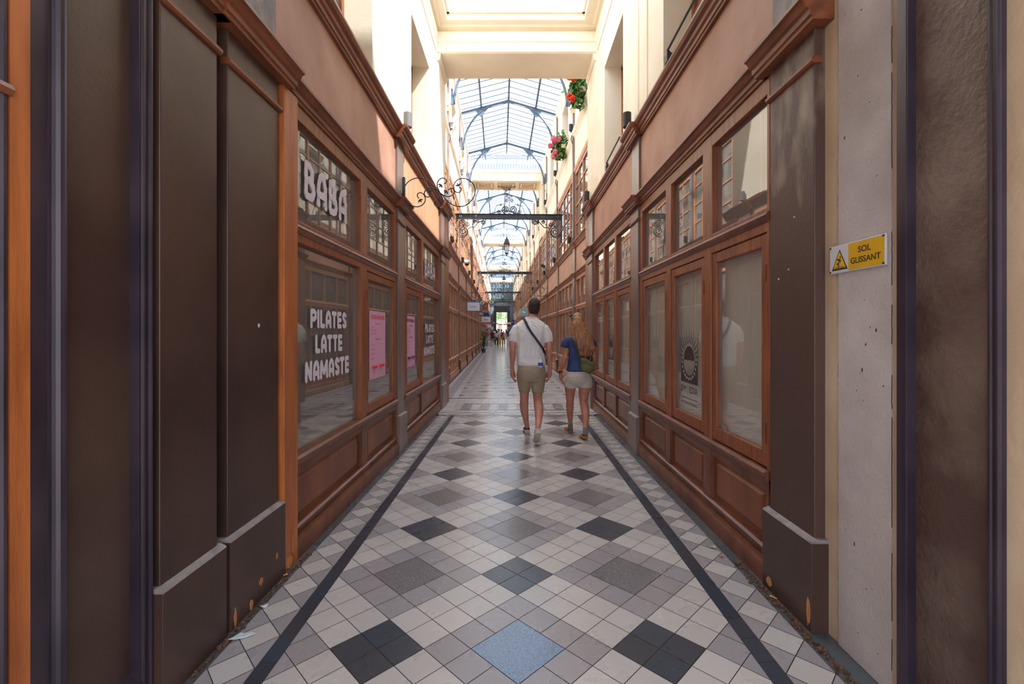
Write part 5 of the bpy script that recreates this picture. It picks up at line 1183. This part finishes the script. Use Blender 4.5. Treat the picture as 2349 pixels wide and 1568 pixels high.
# T-shirt
g = G()
g.rings([(.012, 0, .965, .186, .128), (.010, 0, .985, .193, .135), (.008, 0, 1.05, .188, .130), (0, 0, 1.18, .180, .125), (-.002, 0, 1.32, .192, .130), (-.002, 0, 1.42, .205, .128), (.0, 0, 1.49, .205, .112), (.004, 0, 1.535, .165, .096), (.006, 0, 1.56, .13, .088), (.010, 0, 1.580, .105, .082), (.014, -.004, 1.602, .078, .072)], 32)
g.tube([(-.12, 0, 1.468), (-.178, 0, 1.445), (-.218, -.004, 1.37), (-.235, -.006, 1.278)], [.064, .070, .068, .060], 18)
g.tube([(.125, 0, 1.468), (.183, 0, 1.445), (.222, -.004, 1.37), (.241, -.006, 1.275)], [.064, .070, .068, .060], 18)
rr = random.Random(3)
for a, b, c, w_ in (((-.12, 1.42), (-.13, 1.22), (-.15, 1.02), .012), ((-.06, 1.36), (-.05, 1.18), (-.07, 1.0), .012), ((.0, 1.40), (-.01, 1.2), (.0, 1.03), .010), ((.05, 1.28), (.04, 1.14), (.06, 1.0), .012),
                    ((.13, 1.40), (.10, 1.25), (.11, 1.08), .011), ((-.10, 1.16), (-.13, 1.07), (-.16, 1.0), .012), ((.11, 1.14), (.14, 1.06), (.17, 1.0), .012), ((.005, 1.555), (.06, 1.53), (.10, 1.48), .009),
                    ((.02, 1.52), (.07, 1.49), (.12, 1.43), .010), ((.04, 1.46), (.09, 1.44), (.14, 1.36), .009), ((-.16, 1.03), (-.08, 1.012), (-.02, .99), .010), ((.17, 1.03), (.10, 1.02), (.06, .995), .009)):
    pts = []
    for k in range(9):
        t = k / 8; x = (1 - t) ** 2 * a[0] + 2 * t * (1 - t) * b[0] + t * t * c[0]; z = (1 - t) ** 2 * a[1] + 2 * t * (1 - t) * b[1] + t * t * c[1]
        dpt = .122 if z < 1.46 else .122 - (z - 1.46) * .30
        pts.append((x, -dpt * (1 - (abs(x) / .20) ** 2.4) ** (1 / 2.4) - .001, z))
    g.tube(pts, [w_ * math.sin(math.pi * (k + .6) / 9.2) for k in range(9)], 8)
ts = g.build('t_shirt', 'tshirt', r, O, remesh=.006, sm=4)
tx = bpy.data.textures.new('folds', 'CLOUDS'); tx.noise_scale = .11
dm = ts.modifiers.new('folds', 'DISPLACE'); dm.texture = tx; dm.strength = .016; dm.mid_level = .5
# raised drag folds of the shirt
g = G()
for a, b, c in (((.005, -.105, 1.56), (.06, -.128, 1.53), (.10, -.122, 1.47)), ((.02, -.115, 1.52), (.06, -.134, 1.50), (.12, -.126, 1.42)), ((.03, -.128, 1.47), (.08, -.138, 1.44), (.13, -.125, 1.36))):
    pass
g = G(); g.tube([(.014 + .078 * math.cos(a), -.004 + .072 * math.sin(a), 1.598) for a in [6.283 * k / 28 for k in range(28)]], .0075, 8, closed=True); g.build('collar', 'tshirt', r, O, smooth=True)
# strap
g = G()
def strip(pts, w_, th_, nrm=(0, -1, 0)):
    P_ = [Vector(p) for p in pts]; vs = []
    for i, p in enumerate(P_):
        t = (P_[min(i + 1, len(P_) - 1)] - P_[max(i - 1, 0)]).normalized(); n_ = Vector(nrm); s_ = t.cross(n_).normalized(); n_ = s_.cross(t).normalized()
        vs += [p + s_ * w_ / 2, p - s_ * w_ / 2, p - s_ * w_ / 2 + n_ * th_, p + s_ * w_ / 2 + n_ * th_]
    fs = [(0, 1, 2, 3), tuple(range(4 * len(P_) - 4, 4 * len(P_)))[::-1]]
    for i in range(len(P_) - 1):
        for k in range(4): fs.append((i * 4 + k, i * 4 + (k + 1) % 4, i * 4 + 4 + (k + 1) % 4, i * 4 + 4 + k))
    g.add(vs, fs)
strip([(-.105, .02, 1.590), (-.085, -.06, 1.582), (-.072, -.100, 1.555), (-.035, -.133, 1.47), (.015, -.146, 1.39), (.06, -.146, 1.33), (.11, -.142, 1.26), (.155, -.128, 1.20), (.178, -.08, 1.15), (.19, .0, 1.10)], .032, .006)
g.build('crossbody_strap', 'strap', r, O)
# shorts
g = G()
g.rings([(.012, 0, .76, .150, .095), (.012, 0, .80, .172, .118), (.012, 0, .84, .182, .128), (.012, 0, .90, .186, .132), (.010, 0, .975, .178, .126), (.01, 0, 1.0, .172, .12)], 30)
g.tube([(-.085, .0, .88), (-.083, .02, .80), (-.078, .055, .70), (-.076, .078, .64), (-.076, .080, .612)], [.104, .098, .088, .078, .075], 20)
g.tube([(.108, .0, .88), (.106, .015, .80), (.102, .04, .70), (.098, .040, .63), (.098, .040, .60)], [.106, .102, .089, .079, .076], 20)
g.build('shorts', 'khaki', r, O, remesh=.007, sm=4)
g = G(); g.tube([(-.076 + .0755 * math.cos(a), .085 + .0755 * math.sin(a), .622) for a in [6.283 * k / 24 for k in range(24)]], .004, 6, closed=True); g.tube([(.098 + .0775 * math.cos(a), .035 + .0775 * math.sin(a), .610) for a in [6.283 * k / 24 for k in range(24)]], .004, 6, closed=True); g.build('hem', 'khaki', r, O)
# bottle in the back pocket
g = G(); c = (.126, -.145, .955); b = root('water_bottle', (.20 + .126, 6.1 - .148, .955), NEAR, 'small clear water bottle with a blue label in the back pocket of the khaki shorts', 'bottle')
bb = (0, 0, 0); g = G(); g.lathe([(.028, .0), (.031, .01), (.031, .075), (.024, .09), (.013, .105), (.012, .118)], bb, 18); g.build('bottle_body', 'water', b, bb, smooth=False)
g = G(); g.lathe([(.0318, .018), (.0318, .060)], bb, 18); g.build('label', 'bluelabel', b, bb); g = G(); g.lathe([(.0145, .112), (.0145, .13)], bb, 14); g.build('cap', 'signwhite', b, bb)
shoe(None, (-.055, .56, .0), (-.030, .285, .0), r, O, 'darkcloth', 'sole', 'lightcloth', .044)
shoe(None, (.066, -.285, .004), (.080, -.475, .175), r, O, 'shoegrey', 'sole', 'shoegrey', .044)
# ---------------------------------------------------------------- the woman
WX, WY = .846, 6.2
r = root('person', (WX, WY, 0), NEAR, 'person with long blond hair, navy blouse and pale shorts walking away beside the right shop', 'person')
g = G()
q = head(g, (-.012, .035, 1.535), .068, .088, .105, .45)
g.limb([(Vector((.0, .0, 1.33)), .055), (Vector((-.005, .01, 1.42)), .046), (Vector((-.010, .02, 1.48)), .048)], 14)
g.rings([(.0, 0, .86, .15, .105), (.0, 0, .95, .13, .095), (.005, 0, 1.08, .115, .085), (.01, 0, 1.22, .14, .10), (.005, 0, 1.31, .15, .085), (0, 0, 1.36, .07, .055)])
el, wr = Vector((-.180, -.03, 1.06)), Vector((-.236, .04, .868))
g.limb([(Vector((-.150, 0, 1.29)), .046), (Vector((-.160, -.01, 1.18)), .042), (el, .036), (el.lerp(wr, .3), .037), (el.lerp(wr, .7), .028), (wr, .022)], 14); hand(g, wr + Vector((0, .003, -.008)), -1, inward=1, s=.92)
el, wr = Vector((.205, -.01, 1.05)), Vector((.17, .17, .93))
g.limb([(Vector((.165, 0, 1.29)), .046), (Vector((.185, -.005, 1.18)), .042), (el, .036), (el.lerp(wr, .3), .036), (el.lerp(wr, .7), .028), (wr, .022)], 14); hand(g, wr + Vector((0, .01, -.008)), 1, inward=-1, s=.92)
g.limb([(Vector((-.088, 0, .82)), .085), (Vector((-.104, .03, .68)), .080), (Vector((-.103, .07, .58)), .066), (Vector((-.100, .10, .47)), .052), (Vector((-.100, .13, .385)), .054), (Vector((-.092, .18, .29)), .045), (Vector((-.078, .25, .16)), .032), (Vector((-.072, .28, .08)), .030)], 16)
g.limb([(Vector((.088, 0, .82)), .088), (Vector((.088, .005, .68)), .085), (Vector((.076, .02, .58)), .070), (Vector((.070, .0, .47)), .054), (Vector((.082, -.06, .375)), .058), (Vector((.084, -.12, .29)), .047), (Vector((.066, -.19, .17)), .033), (Vector((.064, -.21, .11)), .030)], 16)
g.build('body', 'skinw', r, O, remesh=.005, sm=3)
face_bits(q, .068, .088, .105, r)
# hair: cap plus long falling mass
g = G(); R_ = Matrix.Rotation(.45, 3, 'Z'); g.ell(q(0, -.016, .026), .080, .096, .110, 20, 14, m=R_)
g.rings([(.085, -.118, 1.10, .075, .018), (.092, -.135, 1.16, .092, .03), (.085, -.142, 1.24, .105, .038), (.066, -.138, 1.32, .105, .042), (.040, -.115, 1.40, .096, .046), (.014, -.085, 1.47, .082, .052), (-.004, -.055, 1.54, .072, .056), (-.008, -.03, 1.60, .058, .05)], 24, p=2.2)
g.limb([(Vector((-.065, -.01, 1.52)), .022), (Vector((-.075, -.05, 1.42)), .026), (Vector((-.058, -.095, 1.32)), .028), (Vector((-.015, -.12, 1.22)), .022)], 10)
rr = random.Random(5)
for k in range(46):
    f_ = (k + .5) / 46 * 2 - 1; jit = rr.uniform(-.006, .006); yo = rr.uniform(-.008, .006)
    pts = [(q(0, 0, 0).x + f_ * .045, -.045 + yo, 1.615 - abs(f_) * .03), (f_ * .078 - .004, -.085 - .02 * (1 - abs(f_)) + yo, 1.52), (.022 + f_ * .092 + jit, -.125 - .02 * (1 - abs(f_)) + yo, 1.40),
           (.062 + f_ * .105 + jit * 2, -.155 + yo, 1.29), (.088 + f_ * .106 - jit * 2, -.160 + yo, 1.19), (.086 + f_ * .088 + jit * 2, -.145 + yo, 1.12 + rr.uniform(-.02, .03)), (.088 + f_ * .072 + jit * 4, -.135 + yo, 1.075 + rr.uniform(-.015, .04))]
    g.tube(crv2(pts, 4) if False else pts, [.010, .011, .011, .011, .010, .008, .003], 6)
g.build('hair', 'hair', r, O, remesh=.0055, sm=2)
g = G(); g.tube([q(-.079, .02, .055), q(-.055, .065, .095), q(0, .075, .105), q(.055, .065, .095), q(.079, .02, .055)], .007, 8)
for s_ in (-1, 1): g.ell(q(s_ * .038, .072, .092), .034, .010, .022, 14, 8); g.tube([q(s_ * .076, .04, .075), q(s_ * .082, -.04, .04)], .004, 6)
g.build('sunglasses', 'black', r, O)
g = G()
g.rings([(.002, 0, .884, .158, .118), (.002, 0, .90, .163, .122), (.006, 0, 1.0, .148, .112), (.012, 0, 1.12, .142, .105), (.010, 0, 1.22, .158, .112), (.004, 0, 1.29, .168, .102), (.0, 0, 1.335, .145, .088), (0, 0, 1.362, .10, .07), (0, 0, 1.375, .075, .062)], 30)
g.tube([(-.13, 0, 1.30), (-.165, -.004, 1.265), (-.188, -.008, 1.20)], [.062, .062, .060], 16); g.tube([(.135, 0, 1.30), (.172, -.004, 1.265), (.196, -.004, 1.20)], [.062, .062, .058], 16)
bl = g.build('blouse', 'navycloth', r, O, remesh=.0065, sm=3)
dm = bl.modifiers.new('folds', 'DISPLACE'); dm.texture = tx; dm.strength = .014; dm.mid_level = .5
g = G()
g.rings([(.0, 0, .70, .150, .085), (.0, 0, .73, .168, .110), (.0, 0, .77, .174, .124), (.0, 0, .82, .172, .126), (.0, 0, .90, .150, .112), (0, 0, .93, .145, .108)], 28)
g.tube([(-.090, .0, .80), (-.096, .012, .73), (-.100, .025, .672)], [.096, .096, .092], 20); g.tube([(.090, .0, .80), (.092, .0, .73), (.092, .0, .664)], [.098, .099, .097], 20)
g.build('shorts', 'stone', r, O, remesh=.0065, sm=3)
# watch
g = G(); c = Vector((-.235, .038, .872)); g.tube([(c.x + .0255 * math.cos(a), c.y + .0255 * math.sin(a), c.z) for a in [6.283 * k / 18 for k in range(18)]], .007, 8, closed=True); g.ell((c.x - .012, c.y - .026, c.z), .016, .008, .018, 12, 8); g.build('watch', 'black', r, O)
# crossbody bag
bg_ = root('crossbody_bag', (WX + .09, WY - .19, .98), NEAR, 'small olive green crossbody bag hanging on the back of the person in the navy blouse', 'bag')
g = G(); n_ = 5; pts = [(-.088, .092), (-.02, .088), (.092, .02), (.096, -.06), (.03, -.115), (-.075, -.072), (-.092, -.02)]
vs = []
for k_, sc_, yy in ((0, .8, -.045), (1, 1.0, -.028), (2, 1.0, .02), (3, .9, .035)):
    vs += [(p[0] * sc_, yy, p[1] * sc_) for p in pts]
m_ = len(pts); fs = [tuple(range(m_)), tuple(range(3 * m_, 4 * m_))[::-1]] + [(i * m_ + k, i * m_ + (k + 1) % m_, (i + 1) * m_ + (k + 1) % m_, (i + 1) * m_ + k) for i in range(3) for k in range(m_)]
g.add(vs, fs); g.build('bag_body', 'olive', bg_, O, bevel=.012, smooth=True)
g = G(); g.tube([(-.082, -.05, .045), (.0, -.055, .03), (.085, -.05, -.02)], .003, 6); g.build('zip', 'strap', bg_, O)
g = G()
strip([(.09 - .09, -.15, .98 + .08), (-.02, -.150, 1.14), (-.05, -.138, 1.24), (-.075, -.11, 1.31), (-.085, -.04, 1.362), (-.085, .03, 1.36)], .024, .004)
strip([(.15, -.15, 1.02), (.165, -.11, 1.05), (.175, -.04, 1.08), (.165, .04, 1.10)], .024, .004)
g.v = [(p[0] - .09, p[1] + .005 + .0, p[2] - .98) for p in g.v]; g.v = [(p[0], p[1] + .185 - 0, p[2]) for p in g.v]; g.build('bag_strap', 'strap', bg_, O)
shoe(None, (-.110, .51, .0), (-.068, .275, .0), r, O, 'shoewhite', 'gum', 'brownsuede', .041)
shoe(None, (.040, .005, .002), (.064, -.225, .035), r, O, 'shoewhite', 'gum', 'brownsuede', .041)
for c0, c1 in (((-.072, .285, .055), (-.076, .262, .135)), ((.064, -.212, .085), (.066, -.195, .165))):
    g = G(); g.tube([c0, c1], [.034, .035], 14); g.build('sock', 'sock', r, O, smooth=False)
# ---------------------------------------------------------------- people in the distance
def far_person(px, py, hh, label, top, bottom, hair_='hairdark', kind='trousers', long_hair=False, step=.06, fr=FAR, wide=1.0, face=1, pack=None, skirt_len=.45):
    v = H * FPX / (py - 759); base = ((px - 1147) * v / FPX, v, 0); r = root('person', base, fr, label, 'person'); s = hh / 1.7
    def V(x, y, z): return Vector((x * s * wide, y * s, z * s))
    g = G()
    def hd(x, y, z): return V(x, y, z)
    g.ell(V(0, .01 * face, 1.59), .075 * s, .09 * s, .11 * s, 14, 10); g.ell(V(0, .045 * face, 1.55), .055 * s, .06 * s, .07 * s); g.limb([(V(0, 0, 1.40), .055 * s), (V(0, .005, 1.52), .048 * s)], 10)
    g.limb([(V(0, .095 * face, 1.60), .008 * s), (V(0, .11 * face, 1.57), .011 * s)], 6)
    for q_ in (-1, 1): g.ell(V(q_ * .078, 0, 1.585), .012 * s, .02 * s, .028 * s, 8, 6)
    g.rings([(0, 0, .86 * s, .15 * s * wide, .10 * s), (0, 0, 1.05 * s, .12 * s * wide, .09 * s), (0, 0, 1.3 * s, .16 * s * wide, .10 * s), (0, 0, 1.4 * s, .12 * s * wide, .07 * s)], 16)
    for q_ in (-1, 1):
        el = V(q_ * .22, .0, 1.08); wr = V(q_ * .20, .12 * face, .90)
        g.limb([(V(q_ * .17, 0, 1.35), .045 * s), (el, .036 * s), (wr, .024 * s)], 10)
        g.limb([(wr, .024 * s), (wr + V(0, .015 * face, -.06), .026 * s)], 8)
        for k in range(4): g.limb([(wr + V(0, .03 * face - .015 * k * face, -.07), .009 * s), (wr + V(0, .03 * face - .016 * k * face, -.13 + .006 * abs(k - 1)), .008 * s)], 6)
        g.limb([(wr + V(-q_ * .01, .03 * face, -.03), .01 * s), (wr + V(-q_ * .02, .045 * face, -.08), .008 * s)], 6)
        g.limb([(V(q_ * .085, 0, .86), .085 * s), (V(q_ * .09, q_ * step * .5, .48), .052 * s), (V(q_ * .09, q_ * step, .36), .052 * s), (V(q_ * .085, q_ * step * 1.6, .09), .032 * s)], 10)
    g.build('body', 'skin', r, O, remesh=.016, sm=1)
    g = G(); g.rings([(0, 0, .92 * s, .165 * s * wide, .115 * s), (0, 0, 1.1 * s, .14 * s * wide, .10 * s), (0, 0, 1.3 * s, .18 * s * wide, .115 * s), (0, 0, 1.39 * s, .15 * s * wide, .09 * s), (0, 0, 1.44 * s, .07 * s, .06 * s)], 18)
    for q_ in (-1, 1): g.tube([V(q_ * .15, 0, 1.36), V(q_ * .19, 0, 1.28), V(q_ * .205, 0, 1.2)], [.055 * s, .056 * s, .052 * s], 10)
    g.build('top', top, r, O, remesh=.016, sm=1)
    g = G()
    if kind == 'skirt': g.rings([(0, 0, (.95 - skirt_len) * s, .19 * s * wide, .16 * s), (0, 0, .84 * s, .175 * s * wide, .13 * s), (0, 0, .98 * s, .14 * s * wide, .105 * s)], 20)
    else:
        lo = .1 if kind == 'trousers' else .55
        g.rings([(0, 0, .82 * s, .175 * s * wide, .125 * s), (0, 0, .98 * s, .155 * s * wide, .11 * s)], 18)
        for q_ in (-1, 1):
            pts = [V(q_ * .09, 0, .86), V(q_ * .092, q_ * step * .4, .55)]; rs = [.10 * s, .08 * s]
            if kind == 'trousers': pts += [V(q_ * .09, q_ * step, .36), V(q_ * .086, q_ * step * 1.5, .08)]; rs += [.068 * s, .06 * s]
            g.tube(pts, rs, 12)
    g.build('skirt' if kind == 'skirt' else kind, bottom, r, O, remesh=.016, sm=1)
    g = G(); g.ell(V(0, -.012 * face, 1.615), .084 * s, .095 * s, .10 * s, 14, 10)
    if long_hair: g.rings([(0, -.085 * s * face, 1.28 * s, .07 * s, .03 * s), (0, -.08 * s * face, 1.42 * s, .09 * s, .04 * s), (0, -.05 * s * face, 1.58 * s, .08 * s, .06 * s)], 14)
    g.build('hair', hair_, r, O, remesh=.014, sm=1)
    for q_ in (-1, 1):
        g = G(); y_ = q_ * step * 1.6 * s; g.rings([(q_ * .085 * s, y_ + .05 * s * face, 0.0, .045 * s, .125 * s), (q_ * .085 * s, y_ + .05 * s * face, .03, .045 * s, .12 * s), (q_ * .085 * s, y_ + .01 * s * face, .08 * s, .036 * s, .05 * s)], 14); g.build('shoe', 'darkcloth' if q_ * px % 2 < 1 else 'lightcloth', r, O)
    if pack: g = G(); g.ell(V(0, -.19 * face, 1.2), .16 * s, .10 * s, .24 * s, 14, 10); g.build('backpack', pack, r, O, smooth=True)
    return r
far_person(1117.2, 793, 1.60, 'person in a red top and pale trousers, leftmost of the distant group', 'red', 'lightcloth')
far_person(1129.5, 793, 1.58, 'person in a dark navy dress with bare legs in the distant group', 'darkcloth', 'darkcloth', kind='skirt', hair_='hair', skirt_len=.34)
far_person(1138.7, 792.6, 1.56, 'long-haired person in a beige top and black trousers, left of the yellow skirt', 'lightcloth', 'darkcloth', long_hair=True)
far_person(1145.2, 792.4, 1.62, 'person in a pale top and long mustard yellow skirt', 'lightcloth', 'mustard', kind='skirt', skirt_len=.85, hair_='brownsuede', wide=.85)
far_person(1150.6, 791.5, 1.60, 'person with a maroon backpack beside the yellow skirt', 'maroon', 'khaki', pack='maroon')
far_person(1155.5, 790.6, 1.45, 'shorter person with grey top and dark trousers between the backpack and the pink dress', 'lightcloth', 'darkcloth')
far_person(1160.7, 792.6, 1.58, 'person in a pale pink top and skirt mid-stride in the distance', 'pinkcloth', 'pinkcloth', kind='skirt', skirt_len=.30, step=.14)
far_person(1167.0, 800.4, 1.76, 'person in a dark teal jacket and white trousers walking towards the camera', 'tealcloth', 'lightcloth', face=-1, step=.12)
far_person(1134.0, 785.5, 1.66, 'person in a white top half hidden behind the navy dress', 'signwhite', 'darkcloth')
far_person(1142.0, 784.5, 1.72, 'dark-haired person far back behind the mustard skirt', 'tealcloth', 'darkcloth')
# rope barrier
v = 43.3; base = ((1119 - 1147) * v / FPX, v, 0); r = root('rope_barrier', base, FAR, 'pale rope hung in a low curve in front of the distant group', 'rope barrier')
xa, xb = (1117.5 - 1147) * v / FPX, (1142.5 - 1147) * v / FPX
g = G(); g.tube([(xa + (xb - xa) * t, v, .92 - .28 * (1 - (2 * t - 1) ** 2)) for t in [k / 16 for k in range(17)]], .022, 8); g.build('rope', 'rope', r, base, smooth=True)
for x in (xa, xb): g = G(); g.lathe([(.12, 0), (.12, .02), (.02, .04), (.018, .92), (.03, .95), (.01, .98)], (x, v, 0), 12); g.build('post', 'greyplast', r, base)
# red and white festoon before the far door
v = 58; base = (.2, v, 2.6); r = root('garland', base, FAR, 'red and white garland strung across the far doorway', 'garland')
g = G(); g.tube([(UL + (UR - UL) * t, v, 2.75 - .5 * math.sin(math.pi * t)) for t in [k / 20 for k in range(21)]], .02, 6); g.build('cord', 'red', r, base)
for k in range(18):
    t = (k + .5) / 18; x = UL + (UR - UL) * t; z = 2.75 - .5 * math.sin(math.pi * t); g = G(); g.ell((x, v, z), .09, .05, .08, 8, 6); g.build('rosette', 'red' if k % 3 else 'signwhite', r, base)
print('objects', len(bpy.data.objects))
